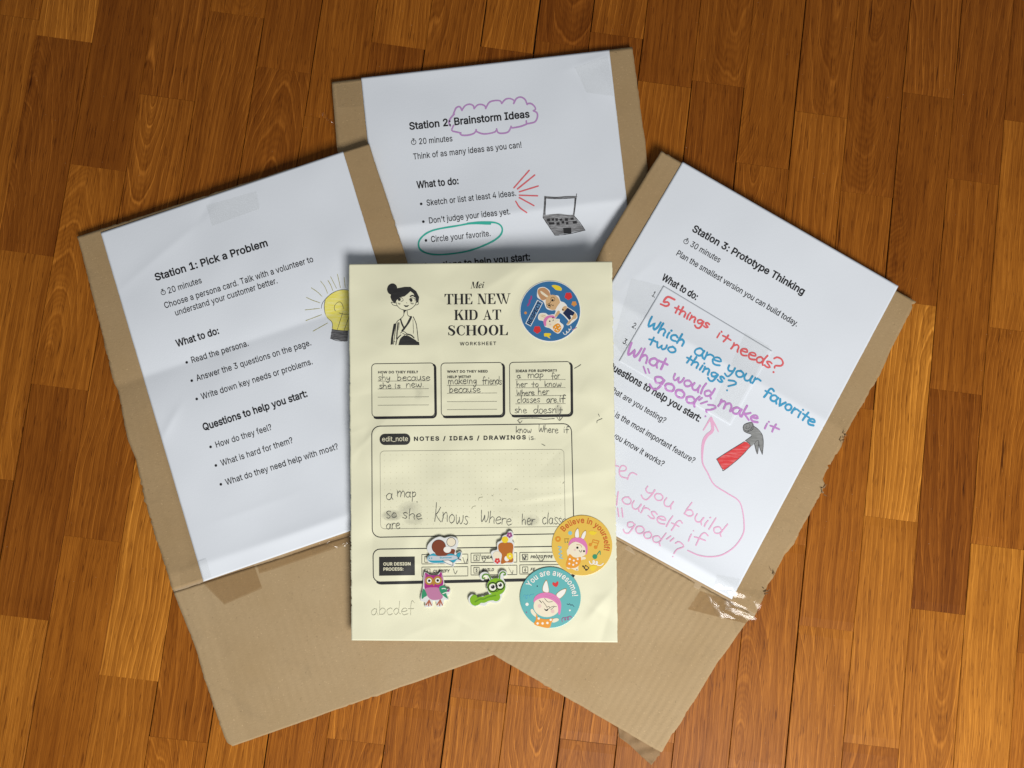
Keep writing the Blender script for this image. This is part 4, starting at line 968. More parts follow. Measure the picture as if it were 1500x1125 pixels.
def torn_bits():
    rr = random.Random(3)
    for (x, y, n) in ((1236, 640, 7), (1205, 718, 6), (1121, 868, 7), (1134, 842, 5)):
        V, Fc = [], []
        for _ in range(n):
            cx, cy = x + rr.uniform(-5, 3), y + rr.uniform(-6, 6)
            a, l, w = rr.uniform(0, 6.28), rr.uniform(3, 7), rr.uniform(1.0, 2.4)
            q = [(cx, cy), (cx + l * math.cos(a), cy + l * math.sin(a)), (cx + w * math.cos(a + 1.5), cy + w * math.sin(a + 1.5))]
            P = pix(q, z_b3); P[:, 2] += [0.0003, rr.uniform(0.0005, 0.003), 0.0006]
            b = len(V); V += [tuple(p) for p in P]; P2 = P.copy(); P2[:, 2] -= 0.0003; V += [tuple(p) for p in P2]
            Fc += [(b, b + 1, b + 2), (b + 5, b + 4, b + 3), (b, b + 3, b + 4, b + 1), (b + 1, b + 4, b + 5, b + 2), (b + 2, b + 5, b + 3, b)]
        mesh_obj('torn_edge', V, Fc, [M_CARD_DARK], b3)
torn_bits()
# --- the worksheet in front
ws = empty('worksheet', tuple(pix([(708, 664)], z_y)[0]))
tag(ws, 'pale yellow pencilled worksheet lying across the three cardboard boards in the middle', 'worksheet')
SY = [(511, 387), (896.5, 383), (905, 941), (515, 938)]
sheet('paper', SY, z_y, M_YELLOW, ws, 190, 270, 1.1)
# ------------------------------------------------------------------ printed and drawn marks on the station sheets
BLACK = ink('printer_black', (0.012, 0.012, 0.014), 0.6, 0.25)
GREYP = ink('faint_printed_grey', (0.30, 0.29, 0.22), 0.7)
def q(o, s):
    """crop coordinates -> photo pixels"""
    def f(*pts): return [(o[0] + x / s, o[1] + y / s) for x, y in pts]
    return f
def stopwatch(I, c, r=3.4, up=(0, -1)):
    I.ring(c, r, 0.9, BLACK)
    u = np.array(up); c = np.array(c)
    I.stroke([c, c + u * r * 0.75], 0.8, BLACK)
    I.stroke([c + u * r, c + u * (r + 1.6)], 0.9, BLACK)
    t = np.array([-u[1], u[0]])
    I.stroke([c + u * (r + 1.7) - t * 1.3, c + u * (r + 1.7) + t * 1.3], 0.9, BLACK)
B_ = 11.0            # weight of the bold headings
r_ = 3.5
# station 1
PAR = sh1
I = Ink(z_s1)
text(I, 'Station 1: Pick a Problem', (228.2, 411.6), (393.5, 360), 10.4, BLACK, B_); I.cut('heading', PAR)
text(I, 'What to do:', (259.5, 508.2), (322, 488.6), 10.0, BLACK, B_); I.cut('heading', PAR)
text(I, 'Questions to help you start:', (298.5, 631), (451.5, 580.5), 10.2, BLACK, B_); I.cut('heading', PAR)
I = Ink(z_s1)
stopwatch(I, (239.2, 428.6), 3.2, (-.3, -.95)); I.cut('stopwatch_icon', PAR)
for t_, a, b in (('20 minutes', (246.6, 430.4), (296.6, 414.2)), ('Choose a persona card. Talk with a volunteer to', (241.7, 452), (460, 383.2)), ('understand your customer better.', (257.3, 462.8), (407.6, 414.7)),
                 ('Read the persona.', (281, 532), (365.3, 506.4)), ('Answer the 3 questions on the page.', (288.7, 558.3), (457, 505.5)), ('Write down key needs or problems.', (296, 585.3), (459, 533.2)),
                 ('How do they feel?', (316.7, 656), (399.3, 629.2)), ('What is hard for them?', (324.7, 682.7), (430.3, 648.4)), ('What do they need help with most?', (331.7, 710.7), (496.7, 657.4))):
    text(I, t_, a, b, 8.8, BLACK, r_); I.cut('printed_line', PAR)
for c in ((273.3, 532.1), (280.7, 558.9), (288, 585.7), (308.3, 655.9), (316, 683.1), (323.3, 710.7)): I.disc((c[0] + 0.3, c[1] - 1.2), 2.0, BLACK); I.cut('bullet', sh1)
g = q((440, 390), 8.654)
I = Ink(z_s1)
YB = streaky('yellow_pencil', (0.74, 0.66, 0.10), (0.78, 0.74, 0.38), 160, 0.4, 0.72)
GL = ink('grey_pencil_line', (0.07, 0.07, 0.075), 0.6)
GS = streaky('grey_pencil_shade', (0.055, 0.055, 0.06), (0.28, 0.28, 0.29), 240, 0.40, 0.70)
YL = ink('olive_pencil_line', (0.33, 0.30, 0.035), 0.6)
bulb = g((305, 480), (330, 400), (400, 345), (480, 305), (560, 298), (700, 330), (760, 450), (740, 600), (640, 700), (620, 810), (415, 800), (405, 720), (340, 655), (310, 580))
I.fill(bulb, YB, smooth=True)
I.fill(g((400, 800), (605, 820), (600, 945), (560, 955), (380, 915)), GS)
for p in (((265, 535), (280, 470), (330, 405), (400, 345), (480, 308), (560, 298), (660, 315)), ((315, 430), (303, 500), (312, 590), (345, 655), (400, 710), (412, 800)), ((470, 800), (520, 640), (545, 540), (520, 465), (480, 455), (435, 500), (440, 560), (500, 595), (560, 608), (640, 605)), ((555, 810), (600, 690), (625, 620)),
          ((400, 800), (500, 815), (605, 820)), ((392, 840), (500, 855), (600, 858)), ((388, 878), (500, 900), (598, 898)), ((380, 915), (470, 945), (585, 950))):
    I.stroke(g(*p), 0.75, GL, wob=0.2)
for p in (((160, 825), (345, 720)), ((70, 690), (270, 615)), ((60, 555), (245, 535)), ((75, 395), (150, 430), (250, 465)), ((140, 275), (220, 330), (275, 385)), ((258, 190), (310, 260), (345, 345)), ((350, 180), (385, 240), (412, 310)), ((385, 135), (458, 280)), ((470, 100), (508, 270)), ((555, 140), (568, 270))):
    I.stroke(g(*p), 0.75, YL, wob=0.25)
I.build('light_bulb_drawing', sh1)
# station 2
PAR = sh2
I = Ink(z_s2)
text(I, 'Station 2: Brainstorm Ideas', (599.7, 190.2), (776.3, 171.9), 10.4, BLACK, B_); I.cut('heading', PAR)
text(I, 'What to do:', (610.9, 276), (672.5, 269.6), 10.0, BLACK, B_); I.cut('heading', PAR)
text(I, 'Questions to help you start:', (619.5, 396.5), (777.3, 381), 10.2, BLACK, B_); I.cut('heading', PAR)
I = Ink(z_s2)
stopwatch(I, (606, 208.4), 3.4, (-.1, -.99)); I.cut('stopwatch_icon', PAR)
for t_, a, b in (('20 minutes', (613.4, 211.6), (663.4, 206.9)), ('Think of as many ideas as you can!', (605.4, 233.8), (764.8, 216.2)), ('Sketch or list at least 4 ideas.', (625, 301.6), (756.8, 286.8)), ("Don't judge your ideas yet.", (628.2, 327.5), (748.2, 313.8)), ('Circle your favorite.', (631.4, 354.9), (719.4, 345.8))):
    text(I, t_, a, b, 8.6, BLACK, r_); I.cut('printed_line', PAR)
for c in ((617, 298.8), (620.2, 324.8), (624, 352.3)): I.disc(c, 2.0, BLACK); I.cut('bullet', sh2)
PURP = ink('purple_marker', (0.50, 0.27, 0.56), 0.6, 0.18)
g = q((640, 140), 9.375)
I = Ink(z_s2)
for p in (((240, 255), (190, 310), (165, 370), (185, 420)), ((225, 260), (265, 170), (315, 155), (345, 205)), ((345, 200), (390, 140), (450, 120), (500, 140), (512, 180)), ((512, 180), (560, 130), (620, 125), (665, 150), (670, 180)), ((670, 180), (720, 95), (800, 70), (870, 75), (890, 110)),
          ((890, 110), (940, 55), (1000, 42), (1060, 70), (1055, 110)), ((1055, 110), (1090, 45), (1150, 22), (1210, 55), (1240, 125)), ((1240, 115), (1290, 110), (1340, 150), (1355, 190), (1325, 210)), ((1325, 210), (1375, 240), (1380, 300), (1350, 360), (1290, 380), (1235, 385), (1228, 350)),
          ((1240, 390), (1150, 425), (1030, 445), (1020, 425)), ((1020, 430), (980, 500), (900, 520), (840, 510), (820, 460)), ((822, 460), (800, 500), (700, 525), (620, 525), (545, 495), (540, 470)), ((540, 480), (510, 520), (430, 545), (340, 545), (315, 515)), ((330, 515), (260, 500), (205, 480), (230, 410))):
    I.stroke(g(*p), 2.3, PURP, wob=0.1)
I.build('cloud_outline', sh2)
RED = ink('red_marker', (0.74, 0.15, 0.17), 0.6, 0.15)
g = q((740, 240), 9.371)
I = Ink(z_s2)
for p in (((120, 330), (330, 90)), ((170, 345), (405, 155)), ((195, 385), (455, 305)), ((195, 432), (445, 440)), ((195, 465), (395, 575)), ((145, 515), (200, 600), (295, 670))):
    I.stroke(g(*p), 2.1, RED, wob=0.1)
I.build('ray_marks', sh2)
I = Ink(z_s2)
LG = streaky('laptop_pencil_shade', (0.13, 0.13, 0.135), (0.44, 0.45, 0.47), 200, 0.42, 0.66)
LD = ink('dark_pencil', (0.022, 0.022, 0.024), 0.6)
I.fill(g((545, 705), (940, 712), (1095, 910), (690, 980), (520, 740)), LG)
for p, w in ((((548, 452), (540, 600), (526, 735)), 2.4), (((965, 455), (955, 590), (938, 712)), 2.4), (((545, 455), (700, 465), (830, 455), (978, 452)), 2.3), (((535, 718), (640, 705), (750, 698), (850, 712), (940, 712)), 2.5)):
    I.stroke(g(*p), w, LG)
    I.stroke(g(*p), 0.7, LD, wob=0.3)
for p in (((980, 415), (975, 470), (945, 715)), ((520, 740), (600, 860), (685, 982)), ((685, 982), (860, 965), (1095, 912)), ((945, 715), (1020, 800), (1098, 912)), ((560, 450), (552, 600), (548, 700)), ((545, 470), (700, 480), (965, 468))):
    I.stroke(g(*p), 0.9, LD, wob=0.3)
for x, y, w, h in ((595, 770, 24, 20), (655, 765, 20, 18), (705, 765, 20, 20), (765, 766, 20, 17), (840, 765, 22, 20), (918, 755, 24, 16), (635, 818, 42, 17), (725, 820, 24, 20), (792, 802, 20, 18), (850, 815, 18, 18), (955, 802, 30, 20), (852, 918, 58, 42)):
    I.fill(g((x - w, y - h + 4), (x + w * .9, y - h), (x + w, y + h * .9), (x - w * .8, y + h)), LD)
I.build('laptop_drawing', sh2)
TEAL = ink('teal_marker', (0.035, 0.42, 0.33), 0.6, 0.15)
g = q((480, 60), 3.125)
I = Ink(z_s2)
I.stroke(g((745, 838), (660, 836), (600, 845), (480, 868), (425, 905), (418, 945), (450, 970), (520, 978), (640, 962), (740, 925), (790, 890), (798, 855), (770, 833), (700, 830), (640, 836)), 2.5, TEAL, wob=0.12)
I.build('circled_line', sh2)
# station 3
PAR = sh3
I = Ink(z_s3)
text(I, 'Station 3: Prototype Thinking', (1012.8, 338), (1176.2, 432.4), 10.2, BLACK, B_); I.cut('heading', PAR)
text(I, 'What to do:', (968.4, 409.4), (1019.5, 440.0), 10.0, BLACK, B_); I.cut('heading', PAR)
text(I, 'Questions to help you start:', (888.5, 538), (1024, 618.5), 10.2, BLACK, B_); I.cut('heading', PAR)
I = Ink(z_s3)
stopwatch(I, (1004.9, 354), 3.3, (.5, -.86)); I.cut('stopwatch_icon', PAR)
text(I, '30 minutes', (1010, 360.4), (1053.3, 385.3), 8.6, BLACK, r_); I.cut('printed_line', PAR)
sx3 = text(I, 'Plan the smallest version you can build today.', (989.5, 373.4), (1167, 479), 8.6, BLACK, r_); I.cut('printed_line', PAR)
for t_, a, b in (('1.', (954.0, 433.2), (959.2, 436.3)), ('2.', (924.6, 478.8), (931.4, 482.9)), ('3.', (911, 502.2), (918, 506.4))): text(I, t_, a, b, 8.2, BLACK, r_); I.cut('printed_line', PAR)
for t_, e in (('What are you testing?', (973, 620.5)), ('What is the most important feature?', (1015.6, 679)), ('How will you know it works?', (970.5, 684))):
    text(I, t_, (e[0] - 86, e[1] - 51), e, 8.6, BLACK, r_, scale=sx3); I.cut('printed_line', PAR)
# pasted slip under clear tape
SLIP = [(972, 418.5), (1131, 514), (1070, 623), (906.5, 529)]
zslip = lambda X, Y: z_s3(X, Y) + 0.00045
patch('pasted_slip', [SLIP[0], SLIP[3]], [SLIP[1], SLIP[2]], zslip, 0.00012, [M_WHITE], sh3, 90, 70, (0.1, 0.1, 0, 0), 5)
_sq = pix(SLIP, z_s3)[:, :2]
def slip_mask(X, Y):
    d = 1e9
    for i in range(4):
        p, e = _sq[i], _sq[(i + 1) % 4] - _sq[i]
        d = np.minimum(d, ((X - p[0]) * e[1] - (Y - p[1]) * e[0]) / np.hypot(*e))
    return np.clip(d / 0.0006 + 1.2, 0, 1)
z_top3 = lambda X, Y: z_s3(X, Y) + 0.00050 * slip_mask(X, Y)
BLUE = ink('blue_marker', (0.045, 0.33, 0.57), 0.6, 0.2)
REDH = ink('coral_marker', (0.78, 0.13, 0.14), 0.6, 0.2)
PURH = ink('violet_marker', (0.55, 0.25, 0.60), 0.6, 0.2)
PINK = ink('pink_marker', (0.80, 0.43, 0.62), 0.6, 0.15)
A_ = q((900, 400), 8.333); Bq = q((1030, 450), 8.033); Cq = q((900, 480), 7.5); Dq = q((1020, 540), 8.333); Eq = q((895, 660), 6.62); Fq = q((1020, 600), 10.227)
def dot(I, p, r, m): I.disc(p[0], r, m)
I = Ink(z_top3)
I.stroke(A_((735, 325), (650, 292), (600, 355), (650, 355), (668, 385), (630, 405), (565, 380)), 2.9, REDH, wob=.12)
hand(I, 'things', (985.8, 456.6), (1036.5, 481.5), 7.6, 2.6, REDH, .0, asc=.75)
hand(I, 'it', (1047.4, 493.4), (1065.5, 503.5), 8, 2.5, REDH, asc=.75)
hand(I, 'needs', (1069.8, 510.5), (1127, 540), 9.4, 2.6, REDH, asc=.8)
I.stroke(Bq((835, 605), (870, 590), (920, 612), (940, 660), (915, 690), (850, 690), (840, 715)), 2.6, REDH, wob=.12)
dot(I, Bq((828, 765)), 1.6, REDH)
I.cut('red_handwriting', sh3)
I = Ink(z_top3, 0.00014)
hand(I, 'Which', (946.2, 477.5), (1000.5, 507.5), 9.0, 3.0, BLUE, asc=.9)
hand(I, 'are', (1015.3, 518), (1052.5, 536.5), 11, 2.8, BLUE)
hand(I, 'your', (1063, 543.5), (1109, 565.5), 9.5, 2.8, BLUE)
hand(I, 'favorite', (1117, 579), (1190, 624.5), 9.5, 3.0, BLUE, asc=.85)
hand(I, 'two', (948.5, 504), (987.5, 518), 8.2, 2.7, BLUE, asc=.9)
hand(I, 'things', (1002.5, 529.5), (1057.5, 561.5), 8.4, 2.8, BLUE, asc=.8)
I.stroke(Cq((1255, 580), (1320, 590), (1335, 620), (1250, 645)), 2.6, BLUE, wob=.1); dot(I, Cq((1238, 690)), 1.4, BLUE)
I.cut('blue_handwriting', sh3)
I = Ink(z_top3, 0.00016)
hand(I, 'What', (916.5, 519.5), (972.5, 543), 11, 3.1, PURH, asc=.9)
hand(I, 'would', (984, 555.5), (1041, 583.5), 9.5, 2.8, PURH, asc=.8)
I.stroke(Cq((320, 430), (345, 500)), 2.4, PURH); I.stroke(Cq((370, 455), (385, 500)), 2.4, PURH)
hand(I, 'good', (955, 558), (1016.5, 596), 11.5, 3.2, PURH, asc=.6)
I.stroke(Cq((965, 772), (930, 800)), 2.4, PURH); I.stroke(Cq((1020, 812), (950, 836)), 2.4, PURH)
I.stroke(Cq((1030, 850), (1090, 855), (1115, 880), (1060, 903), (1005, 905), (1015, 930)), 2.6, PURH); dot(I, Cq((1000, 975)), 1.4, PURH)
hand(I, 'make', (1051, 594.5), (1108.5, 620), 10, 3.0, PURH, asc=.9)
hand(I, 'it', (1117, 627), (1136.5, 635), 8.5, 2.6, PURH, asc=.8)
I.cut('purple_handwriting', sh3)
I = Ink(z_s3, 0.00014)
W_ = 1.9
I.stroke(Eq((20, 60), (38, 90), (36, 160)), W_, PINK); I.stroke(Eq((-20, 120), (20, 140), (75, 155)), W_, PINK)
I.stroke(Eq((85, 200), (140, 195), (145, 160), (105, 148), (80, 195), (95, 250), (150, 268)), W_, PINK)
I.stroke(Eq((160, 280), (180, 232), (210, 215), (250, 235)), W_, PINK)
hand(I, 'you', (941.5, 721), (983, 745), 11, W_, PINK)
hand(I, 'build', (1000.5, 752.5), (1055, 785.5), 10.5, W_, PINK, asc=1.2)
I.stroke(Eq((70, 400), (62, 460), (55, 530)), W_, PINK)
hand(I, 'ourself', (909, 735), (990, 779), 10.5, W_, PINK, asc=.9)
hand(I, 'if', (1003.5, 791), (1028, 801), 11, W_, PINK, asc=1.1)
I.stroke(Eq((65, 560), (75, 640)), W_, PINK); I.stroke(Eq((105, 560), (115, 645)), W_, PINK)
hand(I, 'good', (915.5, 771), (965.5, 799), 11, W_, PINK, asc=1.0)
I.stroke(Eq((580, 830), (540, 860)), W_, PINK); I.stroke(Eq((610, 850), (575, 880)), W_, PINK)
I.stroke(Eq((625, 900), (660, 885), (705, 930), (640, 960), (610, 1000)), W_, PINK); dot(I, Eq((600, 1030)), 1.1, PINK)
I.cut('pink_handwriting', sh3)
I = Ink(z_s3, 0.00016)
arrow = Eq((745, 970), (850, 1015), (960, 1030), (1080, 1010), (1200, 930), (1280, 810), (1290, 700), (1270, 560), (1230, 480), (1120, 410), (1000, 330)) + Fq((170, 950), (95, 800), (90, 620), (110, 480), (160, 390), (230, 330), (245, 270), (222, 130))
I.stroke(arrow, 1.9, PINK, taper=[1, 1, 1, 1, .9, 1, 1, 1.2, 2.6, 2.2])
I.stroke(Fq((215, 130), (160, 220), (105, 310)), 3.2, PINK, taper=[1, .7, .5]); I.stroke(Fq((230, 150), (280, 230), (330, 330)), 3.2, PINK, taper=[1, .7, .5])
I.build('pink_arrow', sh3)
I = Ink(z_s3, 0.00018)
HR = streaky('red_pencil', (0.66, 0.035, 0.04), (0.80, 0.30, 0.30), 130, 0.45, 0.75, -0.65)
HG = streaky('hammer_grey_pencil', (0.20, 0.205, 0.20), (0.36, 0.37, 0.37), 150, 0.4, 0.75, 0.9)
I.fill(Fq((300, 745), (540, 590), (720, 480), (790, 500), (810, 550), (650, 720), (420, 905), (385, 885)), HR)
I.fill(Fq((700, 270), (720, 225), (800, 195), (840, 200), (855, 250), (930, 300), (990, 390), (1000, 520), (988, 670), (945, 560), (932, 475), (918, 655), (900, 640), (868, 515), (820, 550), (735, 465), (825, 400), (810, 360), (740, 340), (705, 310)), HG)
for p, w in ((((300, 745), (420, 665), (540, 590), (720, 480)), .8), (((810, 550), (650, 720), (420, 905), (385, 885), (305, 745)), .9), (((735, 465), (790, 500), (812, 550)), .8), (((825, 400), (735, 465)), .7), (((855, 245), (930, 300), (990, 390), (1002, 520), (988, 670)), .9), (((988, 670), (945, 560), (932, 475)), .9),
             (((935, 480), (925, 600), (910, 660), (870, 515)), .9), (((930, 465), (900, 470), (868, 515)), .8), (((700, 270), (720, 225), (800, 195), (840, 200), (858, 250)), .9), (((700, 275), (710, 315), (745, 342), (810, 365)), .9), (((715, 300), (760, 320), (820, 285), (845, 215)), .8), (((770, 330), (840, 300), (850, 250)), .9), (((760, 240), (740, 275), (770, 290), (805, 250), (790, 220)), .5)):
    I.stroke(Fq(*p), w, GL, wob=.25)
I.build('hammer_drawing', sh3)
tape('clear_tape', [(1092, 488), (1128, 508), (1068, 618), (1040, 600)], lambda X, Y: z_s3(X, Y) + 0.0006, M_TAPE, sh3, 0.0002, 0.0001, 21, lam=0.03)
tape('clear_tape', [(925, 408), (972, 420), (912, 520), (898, 500)], lambda X, Y: z_s3(X, Y) + 0.0006, M_TAPE, sh3, 0.0002, 0.0001, 22, lam=0.03)

# ------------------------------------------------------------------ the worksheet's print
PAR = ws
I = Ink(z_y)
serif(I, 'Mei', (689.0, 422.6), (708.5, 422.0), 9.6, BLACK, .24)
serif(I, 'THE NEW', (651.0, 446), (748, 445.2), 15.2, BLACK)
serif(I, 'KID AT', (665.3, 469), (734.5, 468.4), 14.8, BLACK)
serif(I, 'SCHOOL', (655.8, 491.6), (744.5, 491), 14.8, BLACK)
text(I, 'WORKSHEET', (673.6, 506), (727, 505.4), 4.7, BLACK, 7, track=55)
I.build('title_lettering', ws)
I = Ink(z_y)
g = q((550, 400), 9.375)
PB = streaky('ink_brush_black', (0.014, 0.014, 0.014), (0.05, 0.05, 0.045), 120, 0.5, 0.9)
I.disc(g((230, 220))[0], 7.4, PB, 8.3, 0.3)
I.fill(g((215, 290), (300, 210), (400, 190), (480, 190), (560, 250), (600, 330), (590, 400), (560, 400), (545, 330), (520, 280), (480, 250), (450, 280), (400, 320), (330, 335), (290, 375), (270, 420), (225, 380), (205, 330)), PB)
I.fill(g((390, 860), (430, 860), (560, 935), (600, 950), (605, 990), (315, 990), (330, 930)), PB)
I.fill(g((250, 700), (288, 688), (262, 800), (245, 870), (240, 980), (208, 985), (215, 900), (235, 780)), PB)
I.fill(g((383, 510), (428, 512), (405, 535), (388, 575)), PB)
I.fill(g((385, 440), (425, 447), (465, 440), (440, 466), (408, 466)), PB)
I.disc(g((328, 362))[0], 2.2, PB, 2.5); I.disc(g((490, 374))[0], 2.1, PB, 2.5)
for p, w in ((((285, 400), (300, 450), (350, 495), (420, 510), (490, 490), (545, 440), (560, 395)), .8), (((275, 412), (230, 402), (215, 402), (245, 440), (290, 450)), .8), (((560, 408), (590, 400), (585, 430), (555, 440)), .7), (((300, 352), (335, 333), (372, 352), (380, 378), (350, 392)), .7), (((462, 368), (478, 350), (505, 342), (540, 352), (545, 385)), .7),
             (((480, 322), (510, 308), (540, 325)), 2.0), (((305, 410), (345, 425)), .5), (((312, 422), (335, 434)), .5), (((478, 410), (530, 418)), .5), (((486, 422), (520, 428)), .5), (((425, 405), (435, 418)), .5), (((400, 515), (385, 585), (345, 632)), .8), (((435, 520), (445, 580), (480, 600)), .8),
             (((345, 632), (365, 700), (398, 765)), 2.2), (((490, 605), (440, 700), (368, 795)), 2.8), (((345, 630), (290, 680), (272, 800), (248, 980)), .8), (((312, 685), (300, 790), (292, 905)), 1.8), (((330, 680), (318, 780)), .6), (((520, 603), (560, 700), (580, 850), (588, 930)), 1.0), (((515, 640), (520, 740), (522, 830)), .6),
             (((345, 825), (380, 800), (430, 832)), .8), (((375, 830), (440, 860), (560, 932)), .8), (((430, 838), (490, 855), (530, 890)), 1.6), (((350, 850), (300, 905), (280, 985)), 1.2), (((250, 940), (270, 945)), .6), (((400, 855), (345, 905), (320, 985)), .7)):
    I.stroke(g(*p), w, PB, wob=.2)
I.build('portrait_drawing', ws)
def shade_edge(I, c, r, w=3.0):
    """the thick drop edge along the right and bottom of a printed box"""
    c = np.asarray(c, float)
    o = rrect(c + np.array([w * .55, w * .6]), r)
    n = len(o)                                   # corner order TL TR BR BL, six points each
    I.stroke(dense(o[8:21], 2.0, False), w, BLACK, raw=True)
I = Ink(z_y)
for c in ([(544.5, 533), (636, 531.7), (637, 609.6), (545, 610.8)], [(646, 532), (736.6, 531), (737, 608.4), (646.5, 609.6)], [(746.3, 530.9), (835.8, 529.7), (836.6, 607.2), (747, 608.4)]):
    I.stroke(dense(rrect(c, 5.5)), 1.0, BLACK, raw=True)
    shade_edge(I, c, 5.5); I.cut('question_box', ws)
c = [(544.6, 624.4), (837, 620.6), (840.8, 781.6), (545.4, 787.2)]
I.stroke(dense(rrect(c, 12)), 1.25, BLACK, raw=True); I.cut('notes_box', ws)
c = [(546.4, 804.6), (838, 800), (839.6, 846.4), (547, 852.8)]
I.stroke(dense(rrect(c, 10)), 1.3, BLACK, raw=True); shade_edge(I, c, 10, 3.4); I.cut('process_box', ws)
c = [(556.8, 660.8), (826, 658.2), (828, 771.4), (557.6, 774.8)]
I.stroke(dense(rrect(c, 6)), 0.6, GREYP, raw=True)
for y in range(13):
    for x in range(30):
        p = bil(c, (x + .7) / 30.4, (y + .7) / 13.4); I.fill([p + np.array(k) for k in ((-.4, -.4), (.4, -.4), (.4, .4), (-.4, .4))], ink('dot_grid_grey', (0.62, 0.59, 0.40), .7))
I.cut('dot_grid', ws)
for a, b in (((618, 812.4), (685.4, 826.2)), ((690, 810.4), (757, 824.2)), ((761.5, 809.4), (828, 823)), ((618, 830.8), (685.4, 844.4)), ((690, 828.6), (757.2, 842.4)), ((761.5, 827.6), (828, 841))):
    I.stroke(dense([a, (b[0], a[1] - .7), (b[0], b[1] - .7), (a[0], b[1])]), .75, BLACK, raw=True); I.cut('step_box', ws)
for x, y in ((622.2, 815.4), (694.2, 813.2), (765.4, 812), (622.2, 833.6), (694.2, 831.2), (765.5, 830.6)):
    I.stroke(dense([(x, y), (x + 7.8, y - .1), (x + 7.8, y + 8.3), (x, y + 8.4)]), .75, BLACK, raw=True); I.cut('number_square', ws)
for L_, ys in (((553.6, 627.4), (558.5, 570, 581.9, 593.8)), ((655, 728), (564.8, 576.3, 588.6, 600.2)), ((755.3, 828), (556.5, 568.3, 580, 591.8))):
    for y in ys:
        x = L_[0]
        while x < L_[1]:
            yy = y - (x - L_[0]) * .008
            I.fill([(x, yy - .38), (x + .85, yy - .38), (x + .85, yy + .38), (x, yy + .38)], BLACK); x += 1.5
        I.cut('dotted_line', ws)
I = Ink(z_y)
I.fill(dense(rrect([(556, 635.6), (601, 635), (601.2, 651.6), (556.2, 652)], 7.6), 3), ink('label_black', (0.022, 0.022, 0.02), .6, .3)); I.cut('black_label', ws)
I.fill([(555.3, 815.8), (607.6, 815.2), (607.8, 842.6), (555.3, 843.4)], ink('label_black', (0.02, 0.02, 0.02)))
I.build('black_label', ws)
PWH = ink('label_lettering', (0.72, 0.69, 0.50), .6, .1)
I = Ink(z_y, 0.00024)
text(I, 'edit_note', (559.4, 646.6), (598, 646), 7.0, PWH, 2); I.cut('label_lettering', ws)
text(I, 'OUR DESIGN', (561.4, 828.3), (601.8, 827.9), 4.3, PWH, 15, track=8)
text(I, 'PROCESS:', (561.4, 835.8), (591.2, 835.4), 4.3, PWH, 15, track=8)
I.build('label_lettering', ws)
I = Ink(z_y)
for t_, a, b in (('HOW DO THEY FEEL?', (553.6, 547), (612.4, 546.6)), ('WHAT DO THEY NEED', (655, 546), (714.6, 545.6)), ('HELP WITH?', (655.4, 553.9), (690, 553.6)), ('IDEAS FOR SUPPORT?', (755.3, 545.3), (816, 544.6))):
    text(I, t_, a, b, 3.3, BLACK, 14, track=14); I.cut('printed_line', PAR)
text(I, 'NOTES / IDEAS / DRAWINGS', (606, 645.7), (770.5, 643.4), 5.6, BLACK, 15, track=62); I.cut('printed_line', ws)
for t_, a, b in (('IDEATE', (705.6, 818.4), (729, 818)), ('PROTOTYPE', (776.8, 817.9), (809.2, 817.4)), ('CLARIFY', (634.2, 838.9), (658.2, 838.3)), ('BUILD', (706, 836.8), (723.4, 836.5)), ('FE', (776.8, 836), (783.5, 835.9))):
    text(I, t_, a, b, 3.9, BLACK, 12, slant=.22, track=16); I.cut('printed_line', PAR)
for t_, x, y in (('1', 625, 822), ('2', 696.6, 819.6), ('3', 767.8, 818.4), ('4', 624.6, 840), ('5', 696.6, 837.8), ('6', 767.8, 837)):
    text(I, t_, (x, y), (x + 3.2, y), 4.6, BLACK, 12); I.cut('printed_line', PAR)
PEN = ink('pencil_dark', (0.13, 0.13, 0.11), .5, .6)
PENL = ink('pencil_light', (0.55, 0.54, 0.40), .5, .4)
I = Ink(z_y, 0.00026)
PENM = ink('pencil_mid', (0.30, 0.30, 0.24), .5, .5)
pw = .78
